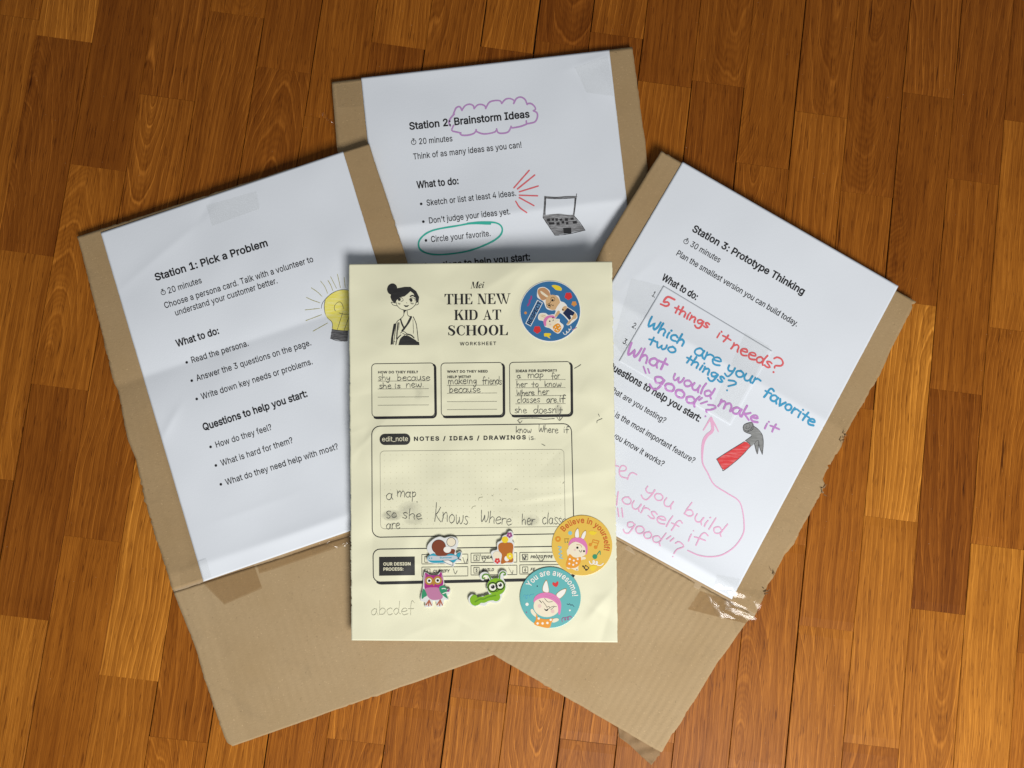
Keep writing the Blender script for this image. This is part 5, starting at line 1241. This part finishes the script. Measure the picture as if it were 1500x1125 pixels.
for t_, a, b, xh in (('shy', (554, 557), (571.5, 557), 4.8), ('because', (582, 557.6), (629.8, 557), 5.6), ('she', (555.5, 569.6), (573, 569), 5), ('is', (578, 569), (586.8, 568.6), 4.4), ('new.', (595, 568.3), (621, 567), 6),
                     ('makeing', (656.5, 563.2), (698.5, 562), 6), ('friends', (706.5, 563), (735, 563.4), 6), ('because', (658, 575.6), (703.5, 575), 5.8),
                     ('a', (757.4, 554.2), (762.8, 554), 4.8), ('map', (773, 553.8), (796.4, 553.4), 5.6), ('for', (808, 555.6), (820, 555), 5.6), ('her', (756.8, 567.6), (772, 567), 5.2), ('to', (779, 567.4), (788.6, 567), 4.6), ('know', (798, 567), (821.8, 566.4), 5.2),
                     ('Where', (757, 579.8), (782.5, 579.2), 4.8), ('her', (788, 578.4), (804.4, 578), 5.6), ('classes', (757.6, 590.4), (790.8, 589.8), 5.6), ('are.', (800.6, 589.8), (818, 589.6), 5.4), ('she', (753.7, 605), (771.4, 604.6), 5.6), ("doesn't", (781.4, 605.6), (824, 605.2), 6.2),
                     ('know', (755.8, 634.8), (778.4, 634), 5.4), ('Where', (788.8, 633), (817.4, 634.4), 6), ('if', (825, 634), (833, 633.8), 5.6), ('is.', (774.4, 644.6), (784.4, 643.6), 4.6),
                     ('a', (566, 732.6), (574.8, 732.4), 9), ('map', (581.6, 728.6), (610.4, 729), 8.4), ('So', (565.8, 759.2), (580.6, 758.6), 7), ('she', (589, 759.2), (618, 761.2), 8.6), ('Knows', (636, 763.8), (686, 767.8), 13), ('Where', (703, 765), (748.6, 769), 9.4), ('her', (764.4, 768.6), (783, 768.8), 9), ('classe', (794, 766.8), (829, 769), 9.2), ('are', (566, 775), (586, 774.2), 8.2)):
    hand(I, t_, a, b, xh, pw, PEN, jit=.07, wob=.3); I.cut('pencil_word', ws)
hand(I, 'if', (819, 589), (827.6, 589), 6, 1.2, PEN); I.cut('pencil_word', ws)
I.disc((611, 735.4), .8, PEN); I.cut('pencil_dot', ws)
g = q((735, 520), 8.035)
for p in (((680, 690), (683, 770)), ((650, 735), (680, 772), (715, 735)), ((620, 750), (500, 757), (400, 745), (210, 755), (212, 800)), ((185, 770), (212, 803), (240, 775))): I.stroke(g(*p), .75, PEN, wob=.3); I.cut('pencil_stroke', ws)
for p in (((855, 160), (900, 135), (930, 115)), ((1138, 698), (1150, 725)), ((1120, 800), (1125, 775), (1180, 750)), ((470, 1050), (485, 1055)), ((490, 1060), (510, 1068))):
    I.stroke(g(*p), .75, PEN, wob=.3); I.cut('pencil_stroke', ws)
g = q((600, 770), 8.333)
for p in (((650, 390), (682, 465), (708, 408)), ((862, 350), (905, 440), (935, 400)), ((1372, 362), (1400, 412), (1430, 370)), ((535, 530), (557, 590), (582, 552)), ((1210, 515), (1250, 585), (1264, 548))): I.stroke(g(*p), .8, PEN, wob=.3); I.cut('pencil_tick', ws)
g = q((750, 745), 6.08)
for p in (((215, 405), (258, 470), (302, 418)), ((90, 415), (118, 458))): I.stroke(g(*p), .8, PEN, wob=.3); I.cut('pencil_tick', ws)
g = q((690, 680), 7.5)
for p in (((85, 400), (90, 372), (130, 362)), ((230, 345), (245, 352)), ((320, 390), (342, 408)), ((475, 285), (495, 272), (520, 288)), ((1008, 215), (1028, 192)), ((10, 490), (20, 470), (50, 460))): I.stroke(g(*p), .6, PENL, wob=.3); I.cut('pencil_stroke', ws)
hand(I, 'abcdef', (543.5, 900.8), (606, 900.6), 10, .6, PENL, jit=.07, asc=1.3)
I.cut('pencil_word', ws)
def smudge_mat():
    n = N('graphite_smudge')
    n.b.inputs['Base Color'].default_value = (0.20, 0.20, 0.18, 1); n.b.inputs['Roughness'].default_value = .6
    uv = n.new('ShaderNodeUVMap', uv_map='board').outputs[0]
    at = n.new('ShaderNodeAttribute', attribute_name='smear')
    n.put(n.b.inputs['Alpha'], n.math('MULTIPLY', at.outputs['Fac'], n.ramp(n.noise(n.pos(), 130, 3, .6), [(.3, .15), (.7, .75)])))
    return n.m
M_SMUDGE = smudge_mat()
def smudge(spots):
    m = M_SMUDGE; V, Fc, A = [], [], []
    for cx, cy, rx, ry, s in spots:
        b = len(V); nr, na = 6, 20
        P = [(cx, cy)] + [(cx + rx * k / nr * math.cos(2 * math.pi * j / na), cy + ry * k / nr * math.sin(2 * math.pi * j / na)) for k in range(1, nr + 1) for j in range(na)]
        W = pix(P, z_y); W[:, 2] += 0.00005 + 2e-6 * len(A) / 100; V += [tuple(w) for w in W]
        A += [s] + [s * (1 - (k / nr) ** 2) for k in range(1, nr + 1) for j in range(na)]
        Fc += [(b, b + 1 + j, b + 1 + (j + 1) % na) for j in range(na)]
        Fc += [(b + 1 + (k - 1) * na + j, b + 1 + k * na + j, b + 1 + k * na + (j + 1) % na, b + 1 + (k - 1) * na + (j + 1) % na) for k in range(1, nr) for j in range(na)]
    o = mesh_obj('graphite_smudge', V, Fc, m, ws)
    at = o.data.attributes.new('smear', 'FLOAT', 'POINT'); at.data.foreach_set('value', np.asarray(A, dtype=np.float32))
for _s in ([(574, 755, 17, 9, .75), (600, 747, 20, 14, .45), (606, 762, 16, 8, .4)], [(778, 762, 14, 10, .4)], [(818, 600, 7, 10, .5)], [(612, 575, 9, 11, .22)]): smudge(_s)
# ------------------------------------------------------------------ stickers on the worksheet
STW = ink('sticker_white', (0.80, 0.80, 0.76), 0.4, 0.05)
def plate(name, outline, zf, z0, z1, mat, parent, dome=0.0):
    """solid die-cut shape between heights z0 and z1 over zf"""
    P = np.asarray(outline, float)
    if area2(P) > 0: P = P[::-1]
    n = len(P)
    vo, tr = triangulate([P])
    assert len(vo) == n, name
    vi = np.asarray(vo)
    tr = [tuple(int(np.argmin(((P - vi[i]) ** 2).sum(1))) for i in t) for t in tr]
    W = pix(P, zf)
    rim, top = W.copy(), W.copy()
    T = W.copy(); T[:, 2] += z1; Bt = W.copy(); Bt[:, 2] += z0
    # rounded shoulder: a ring slightly lower at the outline, the top face slightly inside
    c = np.roll(P, -1, 0) - np.roll(P, 1, 0); c /= np.maximum(1e-6, np.hypot(c[:, 0], c[:, 1]))[:, None]
    nn = np.stack([c[:, 1], -c[:, 0]], 1)
    In = P + nn * 0.55
    if abs(area2(In)) > abs(area2(P)): In = P - nn * 0.55
    Tp = pix(In, zf); Tp[:, 2] += z1
    Sh = W.copy(); Sh[:, 2] += z0 + (z1 - z0) * 0.72
    V = np.concatenate([Tp, Sh, Bt])
    Fc = [tuple(t) for t in tr if len(set(t)) == 3]
    for i in range(n):
        j = (i + 1) % n
        Fc += [(i, j, j + n, i + n), (i + n, j + n, j + 2 * n, i + 2 * n)]
    Fc += [tuple(k + 2 * n for k in t[::-1]) for t in tr if len(set(t)) == 3]
    o = mesh_obj(name, V, Fc, [mat], parent)
    return o
def circ(c, r, n=96): return [(c[0] + r * math.cos(2 * math.pi * i / n), c[1] + r * math.sin(2 * math.pi * i / n)) for i in range(n)]
def sticker_root(name, c, label, cat, group):
    o = empty(name, tuple(pix([c], z_y)[0]))
    return tag(o, label, cat, group)
class T:
    """drawing context: pixel scale of one crop plus the ink collector"""
    def __init__(s, o, k, zf, lift=0.00010): s.q, s.k, s.I = q(o, k), k, Ink(zf, lift, 2.0e-6)
    def f(s, pts, m, smooth=True): s.I.fill(s.q(*pts), m, smooth=smooth)
    def l(s, pts, w, m, **k): s.I.stroke(s.q(*pts), w / s.k, m, **k)
    def d(s, x, y, r, m, ry=None, ang=0.0): s.I.disc(s.q((x, y))[0], r / s.k, m, (ry or r) / s.k, ang)
    def ring(s, x, y, r, w, m): s.I.ring(s.q((x, y))[0], r / s.k, w / s.k, m)
    def flower(s, x, y, r, m, mc, n=5, a0=0.3):
        for i in range(n):
            a = a0 + 2 * math.pi * i / n; s.d(x + r * .58 * math.cos(a), y + r * .58 * math.sin(a), r * .42, m)
        s.d(x, y, r * .26, mc)
def col(name, c, rough=0.28): return ink('sticker_' + name, c, rough, 0.06, 0.45)
K_BLUE, K_NAVY, K_TAN, K_CREAM, K_WHITE = col('blue', (0.040, 0.155, 0.335)), col('navy', (0.014, 0.024, 0.070)), col('tan', (0.62, 0.40, 0.20)), col('cream', (0.78, 0.70, 0.53)), col('soft_white', (0.80, 0.78, 0.72))
K_EAR, K_PINK, K_ORANGE, K_RED, K_YEL = col('ear_brown', (0.50, 0.27, 0.13)), col('pink', (0.66, 0.19, 0.42)), col('orange', (0.74, 0.30, 0.025)), col('red', (0.62, 0.035, 0.035)), col('yellow', (0.78, 0.58, 0.03))
K_BLACK, K_PLUM, K_GOLD, K_TEAL, K_LT = col('black', (0.012, 0.012, 0.012)), col('plum', (0.30, 0.06, 0.22)), col('golden', (0.72, 0.47, 0.075)), col('teal', (0.115, 0.42, 0.42)), col('light_blue', (0.24, 0.50, 0.56))
K_GREEN, K_RUST, K_PALE, K_GRASS, K_DGRASS = col('green', (0.035, 0.27, 0.13)), col('rust', (0.56, 0.10, 0.02)), col('pale_pink', (0.72, 0.52, 0.46)), col('grass_green', (0.20, 0.42, 0.010)), col('dark_grass', (0.10, 0.26, 0.008))
K_MAG, K_LILAC, K_BROWN, K_OBROWN, K_CYAN = col('magenta', (0.36, 0.022, 0.20)), col('lilac', (0.48, 0.19, 0.33)), col('brown', (0.20, 0.050, 0.022)), col('orange_brown', (0.44, 0.135, 0.018)), col('cyan', (0.03, 0.33, 0.45))
K_OCHRE, K_GREY, K_STEEL = col('ochre', (0.42, 0.23, 0.03)), col('silver', (0.52, 0.55, 0.58)), col('steel_blue', (0.10, 0.40, 0.52))

# --- round blue sticker
c0 = (806.0, 456.0)
s = sticker_root('round_sticker', c0, 'round blue sticker with two rabbits and the word RESPECT, beside the worksheet title', 'sticker', 'round rabbit stickers')
plate('sticker_base', circ(c0, 44.8), z_y, 0.00018, 0.00040, STW, s)
zs = lambda X, Y: z_y(X, Y) + 0.00040
t = T((750, 400), 10.225, zs)
t.d(573, 572, 447, K_BLUE)
for x, y in ((845, 345), (378, 848)):
    for a in range(5): t.d(x + 28 * math.cos(a * 1.257 + .3), y + 28 * math.sin(a * 1.257 + .3), 30, K_RED)
t.f([(592, 190), (640, 178), (715, 200), (747, 238), (735, 265), (700, 262), (655, 252), (625, 222)], K_YEL)
t.f([(480, 905), (520, 900), (580, 905), (580, 930), (555, 945), (575, 975), (555, 975), (520, 950), (485, 950)], K_YEL)
t.flower(930, 460, 42, col('apricot', (0.62, 0.27, 0.06)), col('apricot', (0.62, 0.27, 0.06)))
t.d(203, 597, 21, col('apricot', (0.62, 0.27, 0.06)))
t.l([(290, 350), (285, 385), (262, 410), (265, 440), (235, 485)], 26, K_PLUM)
t.l([(765, 890), (785, 918), (815, 912), (825, 880), (812, 868), (822, 895), (850, 880), (862, 845), (848, 835), (862, 855), (885, 830), (880, 795)], 10, K_WHITE)
t.l([(905, 850), (930, 840), (965, 815)], 12, K_LILAC)
t.I.build('sticker_picture', s)
t = T((750, 400), 10.225, zs, 0.00014)
W = [([(375, 305), (395, 228), (480, 210), (560, 262), (582, 330), (690, 340), (728, 420), (780, 440), (830, 505), (950, 585), (978, 645), (965, 690), (850, 782), (815, 765), (840, 715), (720, 600), (662, 670), (630, 640), (655, 560), (590, 560), (515, 530), (470, 430), (385, 370)])]
for w in W: t.f(w, K_WHITE)
t.f([(385, 300), (402, 236), (480, 220), (548, 268), (570, 340), (505, 395), (440, 400)], K_EAR)
t.f([(425, 268), (455, 280), (545, 350), (530, 368), (440, 310)], K_CREAM)
t.d(610, 440, 106, K_TAN, 116, -0.4)
t.f([(650, 562), (722, 442), (780, 442), (826, 500), (808, 588), (730, 600)], K_WHITE)
t.f([(640, 640), (690, 562), (720, 590), (660, 660)], K_TAN)
t.f([(775, 500), (815, 495), (820, 540), (770, 575), (745, 545)], K_TAN)
t.f([(760, 600), (832, 518), (940, 590), (920, 642), (870, 630), (888, 680), (858, 706)], K_NAVY, smooth=False)
t.f([(822, 765), (850, 715), (890, 690), (905, 650), (945, 600), (968, 640), (955, 680), (900, 705), (850, 770)], K_TAN)
for x, y in ((608, 404), (555, 486)): t.d(x, y, 15, K_BLACK)
t.ring(612, 392, 30, 6, K_BLACK); t.ring(548, 492, 30, 6, K_BLACK); t.l([(590, 415), (568, 448), (545, 465)], 6, K_BLACK)
t.l([(590, 470), (612, 492), (622, 478)], 7, K_BLACK); t.d(762, 548, 12, K_BLACK)
t.f([(388, 660), (415, 605), (500, 600), (545, 628), (630, 620), (652, 680), (715, 690), (715, 730), (770, 780), (760, 830), (700, 905), (640, 885), (570, 830), (490, 800), (468, 722), (405, 705)], K_WHITE)
t.f([(400, 655), (425, 615), (500, 612), (512, 665), (470, 705), (412, 690)], K_CREAM)
t.l([(430, 640), (490, 665)], 6, K_EAR); t.l([(450, 628), (505, 645)], 6, K_EAR)
t.d(575, 728, 92, K_CREAM)
t.f([(485, 788), (472, 705), (530, 642), (622, 636), (642, 680), (565, 668), (515, 722), (512, 788)], K_PINK)
t.d(565, 722, 12, K_BLACK); t.d(613, 670, 11, K_BLACK); t.l([(605, 715), (622, 712), (620, 695)], 6, K_BLACK); t.d(572, 770, 16, K_PALE)
t.f([(612, 805), (690, 752), (738, 815), (700, 888), (640, 878)], K_ORANGE)
for x, y in ((650, 810), (690, 785), (705, 830), (665, 850), (630, 840), (685, 865), (720, 815)): t.d(x, y, 9, K_WHITE)
t.f([(655, 700), (700, 700), (690, 725), (655, 745)], K_CREAM)
t.I.build('rabbit_pair', s)
t = T((750, 400), 10.225, zs, 0.00016)
t.f([(200, 755), (378, 402), (463, 446), (282, 800)], K_WHITE, smooth=False)
t.f([(212, 750), (384, 414), (452, 449), (277, 788)], col('mid_blue', (0.10, 0.24, 0.42)), smooth=False)
b0, b1 = t.q((274, 782), (446, 446))
text(t.I, 'RESPECT', b0, b1, 5.6, K_NAVY, 18)
t.I.build('lettering', s)

# --- round yellow sticker
c0 = (852.5, 799.0)
s = sticker_root('round_sticker', c0, 'round yellow sticker reading Believe in yourself! with a rabbit and music notes', 'sticker', 'round rabbit stickers')
plate('sticker_base', circ(c0, 44.2), z_y, 0.00035, 0.00055, K_GOLD, s)
zs = lambda X, Y: z_y(X, Y) + 0.00055
t = T((750, 745), 6.08, zs)
t.ring(410, 272, 18, 14, col('dark_orange', (0.66, 0.25, 0.02))); t.d(518, 218, 18, K_LT)
t.f([(685, 205), (715, 200), (755, 212), (730, 235), (700, 230)], K_YEL); t.f([(690, 520), (730, 505), (755, 520), (725, 555), (700, 545)], K_YEL)
t.l([(412, 340), (440, 345), (418, 368), (442, 382), (416, 405), (445, 415), (424, 436), (450, 444)], 9, K_LT)
DO = col('dark_orange', (0.66, 0.25, 0.02))
t.d(697, 322, 15, DO); t.d(745, 345, 16, DO); t.l([(708, 320), (722, 280)], 7, DO); t.l([(757, 342), (774, 292)], 7, DO); t.l([(722, 278), (775, 292)], 9, DO); t.l([(718, 298), (768, 312)], 7, DO)
t.d(738, 428, 22, K_GREEN); t.l([(752, 420), (782, 378), (786, 408)], 8, K_GREEN)
t.l([(470, 268), (472, 300)], 6, K_OCHRE); t.l([(500, 268), (498, 300)], 6, K_OCHRE); t.l([(470, 270), (505, 270)], 6, K_OCHRE); t.d(474, 300, 6, K_GREEN); t.d(494, 300, 6, K_GREEN)
t.l([(688, 470), (700, 492), (725, 490), (735, 470), (722, 462), (726, 490), (752, 495), (762, 478), (750, 470), (755, 498), (790, 505), (812, 488)], 9, K_WHITE)
t.l([(628, 510), (655, 540)], 6, K_BLACK); t.l([(655, 505), (685, 528)], 6, K_BLACK); t.l([(655, 505), (642, 535)], 6, K_BLACK); t.l([(685, 528), (668, 548)], 6, K_BLACK); t.d(660, 545, 9, K_BLACK); t.d(634, 515, 8, K_BLACK)
t.I.build('sticker_picture', s)
t = T((750, 745), 6.08, zs, 0.00014)
for e in ([(560, 258), (562, 205), (588, 170), (598, 215), (596, 262)], [(612, 268), (630, 215), (658, 192), (660, 225), (640, 275)]):
    t.f(e, K_OCHRE)
    m = np.mean(e, 0); t.f([tuple(m + (np.array(p) - m) * .84) for p in e], K_WHITE)
t.f([(488, 372), (500, 360), (515, 410), (540, 440), (610, 432), (650, 430), (655, 450), (612, 462), (590, 520), (592, 550), (570, 552), (520, 530), (508, 540), (485, 520), (500, 440), (490, 400)], K_CREAM)
t.d(585, 365, 86, K_CREAM, 72)
t.f([(503, 330), (520, 280), (565, 258), (630, 268), (668, 320), (672, 385), (655, 410), (652, 350), (610, 310), (550, 295)], K_PINK)
t.f([(512, 405), (560, 440), (612, 432), (605, 490), (560, 528), (485, 518), (492, 455)], K_ORANGE)
for x, y in ((515, 450), (550, 462), (585, 450), (510, 490), (545, 500), (575, 485)): t.d(x, y, 9, K_WHITE)
t.d(582, 348, 11, K_BLACK); t.d(641, 379, 10, K_BLACK); t.l([(598, 372), (612, 388), (622, 370)], 5, K_BLACK); t.l([(575, 320), (610, 325), (620, 345)], 4, K_OCHRE); t.d(560, 368, 10, K_PALE); t.d(578, 545, 5, K_BLACK)
t.I.build('rabbit', s)
t = T((750, 745), 6.08, zs, 0.00016)
arc_text(t.I, 'Believe in yourself!', t.q((623, 328))[0], 199 / 6.08, 144, -13, 8.0, K_RUST, 6)
t.I.build('lettering', s)

# --- round turquoise sticker
c0 = (806.0, 875.0)
s = sticker_root('round_sticker', c0, 'round turquoise sticker reading You are awesome! with a laughing rabbit', 'sticker', 'round rabbit stickers')
plate('sticker_base', circ(c0, 44.5), z_y, 0.00080, 0.00100, K_TEAL, s)
zs = lambda X, Y: z_y(X, Y) + 0.00100
t = T((750, 745), 6.08, zs)
t.f([(358, 668), (372, 655), (386, 665), (402, 648), (414, 655), (410, 678), (395, 698), (370, 688)], K_RED)
t.d(225, 691, 6, K_NAVY); t.d(134, 852, 15, K_WHITE); t.d(515, 906, 8, K_WHITE); t.d(128, 924, 6, K_PLUM)
t.l([(490, 850), (505, 855), (512, 848), (525, 862), (535, 856), (552, 872)], 5, K_NAVY)
t.l([(448, 1008), (445, 985), (462, 970), (478, 985), (470, 998), (475, 972), (500, 968), (505, 988), (492, 990), (500, 965), (525, 960), (528, 975)], 6, K_PLUM)
t.l([(105, 785), (112, 770), (130, 780), (135, 800), (122, 802), (132, 775), (155, 775), (158, 795), (165, 770), (195, 765)], 6, K_STEEL)
t.I.build('sticker_picture', s)
t = T((750, 745), 6.08, zs, 0.00014)
for e in ([(276, 740), (275, 690), (305, 634), (322, 680), (328, 748)], [(390, 770), (430, 730), (484, 712), (470, 760), (420, 805)]):
    t.f(e, K_OCHRE)
    m = np.mean(e, 0); t.f([tuple(m + (np.array(p) - m) * .88) for p in e], K_WHITE)
t.f([(165, 905), (180, 892), (205, 925), (225, 950), (210, 965), (175, 935)], K_CREAM)
t.f([(350, 990), (395, 975), (418, 985), (405, 1003), (365, 1015)], K_CREAM)
t.d(310, 868, 118, K_CREAM, 98)
t.f([(192, 835), (205, 785), (260, 752), (340, 750), (410, 790), (438, 850), (428, 940), (412, 935), (405, 860), (350, 812), (280, 795), (222, 812)], K_PINK)
t.l([(290, 778), (370, 800), (420, 850)], 4, K_LILAC); t.l([(300, 765), (380, 790), (425, 835)], 4, K_LILAC)
t.f([(215, 935), (235, 970), (300, 985), (355, 978), (365, 985), (350, 1020), (330, 1062), (250, 1050), (197, 1028), (212, 990)], K_ORANGE)
for x, y in ((228, 1022), (272, 1022), (315, 1018), (238, 978), (345, 990)): t.d(x, y, 11, K_WHITE)
t.f([(285, 888), (305, 900), (326, 886), (318, 908), (298, 910)], K_BLACK)
for p in (((240, 815), (265, 840), (250, 820)), ((270, 822), (300, 860), (312, 880)), ((310, 880), (330, 870), (335, 890)), ((335, 885), (365, 870), (395, 872)), ((345, 900), (375, 875)), ((290, 800), (320, 830), (360, 828))): t.l(p, 4, K_BLACK)
t.d(245, 868, 17, K_PALE); t.d(362, 915, 17, K_PALE)
t.I.build('rabbit', s)
t = T((750, 745), 6.08, zs, 0.00016)
arc_text(t.I, 'You are awesome!', t.q((340, 790))[0], 198 / 6.08, 153, 2, 8.2, K_WHITE, 8)
t.I.build('lettering', s)

# --- four puffy foam stickers
ZF = 0.0024
zf_ = lambda X, Y: z_y(X, Y) + ZF
def puffy(c, label, outline, o, k):
    s = sticker_root('foam_sticker', c, label, 'sticker', 'puffy foam stickers')
    qq = q(o, k)
    plate('foam_base', catmull(qq(*outline), True, 0.8), z_y, 0.0003, ZF, ink('foam_rim', (0.70, 0.71, 0.69), .35, .1), s)
    return s
o, k = (600, 770), 8.333
s = puffy((638, 862), 'puffy magenta owl sticker with green wings, lower left of the four', [(182, 560), (210, 565), (265, 598), (330, 598), (375, 555), (402, 570), (416, 640), (424, 700), (410, 738), (450, 760), (497, 772), (494, 822), (466, 850), (476, 898), (425, 904), (415, 952), (392, 984), (335, 980), (322, 922), (285, 922), (278, 978), (190, 988), (190, 932), (135, 908), (140, 840), (160, 760), (166, 680), (172, 600)], o, k)
t = T(o, k, zf_)
t.f([(193, 575), (245, 602), (350, 602), (385, 562), (405, 640), (412, 700), (395, 740), (360, 760), (340, 800), (205, 785), (180, 740), (180, 640)], K_MAG)
t.f([(190, 772), (280, 752), (362, 768), (402, 882), (282, 906), (218, 860)], K_LILAC)
t.f([(168, 770), (190, 790), (212, 850), (180, 872), (150, 895), (148, 835)], K_GREEN); t.f([(365, 745), (420, 732), (458, 780), (448, 830), (466, 890), (405, 850), (368, 800)], K_GREEN)
t.l([(395, 770), (420, 765), (440, 772)], 10, K_WHITE); t.l([(405, 830), (445, 815), (485, 812)], 10, K_WHITE); t.f([(455, 790), (488, 775), (485, 800), (465, 818)], K_PLUM)
t.l([(195, 600), (185, 680), (182, 730)], 12, K_LILAC); t.l([(395, 610), (402, 660)], 16, K_LILAC)
for x, y in ((240, 672), (343, 668)): t.d(x, y, 52, K_OCHRE); t.d(x, y, 30, K_WHITE); t.d(x, y, 17, K_BLACK)
t.f([(275, 690), (310, 690), (295, 735)], K_OCHRE)
FT = col('claw_brown', (0.42, 0.12, 0.06))
for x, y in ((240, 910), (375, 908)):
    for dx, dy in ((-38, 58), (-8, 66), (26, 60)): t.l([(x, y), (x + dx, y + dy)], 15, FT)
t.I.build('owl_picture', s)
s = puffy((713, 862), 'puffy green caterpillar sticker wearing black glasses, lower right of the four', [(722, 862), (760, 828), (800, 848), (832, 878), (880, 850), (930, 848), (965, 825), (935, 760), (952, 690), (975, 660), (940, 612), (905, 620), (905, 662), (868, 652), (852, 600), (885, 562), (950, 562), (1005, 632), (1078, 628), (1085, 570), (1130, 536), (1182, 556), (1190, 602), (1155, 618), (1146, 640), (1170, 690), (1178, 750), (1152, 805), (1128, 850), (1112, 902), (1062, 938), (972, 932), (920, 974), (842, 964), (800, 984), (740, 954), (716, 902)], o, k)
t = T(o, k, zf_)
t.l([(790, 880), (772, 900), (785, 935), (815, 938), (860, 905), (905, 905), (960, 880), (1050, 872)], 76, K_GRASS)
t.d(1055, 870, 52, K_GRASS); t.d(1058, 745, 112, K_GRASS, 104)
t.l([(800, 930), (860, 895), (905, 896), (960, 870), (1050, 850)], 16, K_DGRASS)
t.l([(992, 655), (960, 600), (912, 595), (888, 625), (895, 645), (918, 638)], 17, K_DGRASS); t.l([(1098, 645), (1105, 590), (1135, 565), (1165, 575), (1168, 598), (1150, 602)], 17, K_DGRASS)
for x, y, r in ((1014, 750, 56), (1104, 728, 52)): t.d(x, y, r * .76, K_WHITE); t.ring(x, y, r, 13, K_BLACK); t.d(x + 2, y - 4, r * .44, K_BLACK); t.d(x - 8, y - 16, 7, K_WHITE)
t.l([(1066, 728), (1052, 726)], 12, K_BLACK); t.l([(960, 748), (945, 752)], 10, K_BLACK); t.l([(1152, 716), (1165, 712)], 10, K_BLACK)
t.l([(1042, 792), (1064, 803), (1085, 786)], 7, K_BLACK)
t.I.build('caterpillar_picture', s)
o, k = (615, 775), 18.75
s = puffy((651, 803), 'puffy sticker of a light blue aeroplane under a brown bundle, upper left of the four', [(200, 560), (212, 440), (290, 330), (420, 230), (560, 190), (680, 225), (760, 205), (880, 190), (1010, 230), (1060, 330), (1055, 440), (1000, 540), (1000, 640), (1100, 595), (1165, 640), (1150, 760), (1120, 830), (1140, 880), (1000, 905), (930, 1020), (840, 995), (640, 935), (420, 945), (240, 905), (190, 820), (215, 740), (270, 690)], o, k)
t = T(o, k, zf_)
t.d(520, 485, 195, K_BLACK); t.d(520, 485, 186, K_BROWN)
t.f([(430, 630), (640, 560), (940, 555), (955, 650), (880, 715), (500, 738)], K_BROWN)
t.d(755, 565, 105, K_WHITE, 88)
t.d(862, 355, 128, K_BLACK); t.d(862, 355, 116, K_CREAM)
t.f([(205, 800), (270, 715), (390, 668), (480, 732), (700, 735), (800, 680), (930, 690), (1070, 790), (1000, 850), (880, 905), (600, 925), (350, 925), (240, 872)], K_CYAN)
t.f([(222, 795), (300, 735), (480, 742), (720, 735), (940, 725), (1050, 790), (890, 850), (560, 862), (300, 862), (235, 840)], K_GREY)
t.f([(1000, 700), (1080, 640), (1128, 648), (1112, 740), (1060, 800)], K_BLACK); t.f([(1010, 702), (1082, 650), (1118, 656), (1102, 736), (1060, 780)], K_CYAN)
t.f([(1040, 800), (1130, 830), (1120, 845), (1050, 830)], K_BLACK); t.f([(880, 860), (1000, 845), (960, 900), (910, 925)], K_CYAN)
t.f([(610, 858), (790, 845), (915, 918), (915, 1008), (740, 945)], K_BLACK, smooth=False); t.f([(635, 866), (785, 856), (900, 922), (900, 990), (745, 935)], K_WHITE, smooth=False)
for x in (265, 325): t.d(x, 800, 16, K_CYAN, 24)
a, b = t.q((545, 806), (880, 800)); text(t.I, 'Summer', a, b, 2.2, K_CYAN, 14)
t.I.build('aeroplane_picture', s)
o, k = (710, 770), 18.75
s = puffy((739, 802), 'puffy sticker of flowers and an orange-brown bundle, upper right of the four', [(160, 740), (215, 670), (330, 640), (330, 520), (350, 440), (440, 390), (490, 270), (600, 220), (640, 150), (720, 130), (785, 200), (785, 310), (760, 390), (815, 470), (808, 600), (795, 1000), (700, 1045), (560, 1025), (460, 1055), (300, 1055), (235, 980), (205, 860)], o, k)
t = T(o, k, zf_)
t.f([(375, 540), (450, 470), (600, 462), (745, 478), (788, 580), (765, 760), (775, 990), (600, 1012), (450, 1040), (470, 800), (385, 680)], K_OBROWN)
t.d(335, 815, 112, K_CREAM); t.d(558, 385, 92, K_YEL); t.d(608, 905, 68, K_WHITE, 74)
t.flower(682, 258, 84, K_PLUM, K_PALE); t.flower(348, 965, 84, K_RED, K_PALE); t.flower(692, 838, 100, K_YEL, K_CREAM, 7)
t.I.build('flower_picture', s)

# --- a curl of stray tape on the floor by the back board
zc = lambda X, Y: flat(0.0012)(X, Y) + waves(60, 0.0016, 0.011)(X, Y) + 0.0012
cu = empty('tape_curl', tuple(pix([(476, 172)], flat(0.002))[0]))
tag(cu, 'small curl of clear tape lying on the floor by the back cardboard', 'tape')
tape('curled_strip', [(466, 165), (474, 165), (490, 180), (486, 184)], zc, M_TAPE, cu, 0.0003, 0.001, 41, 8, 18, lam=0.006)
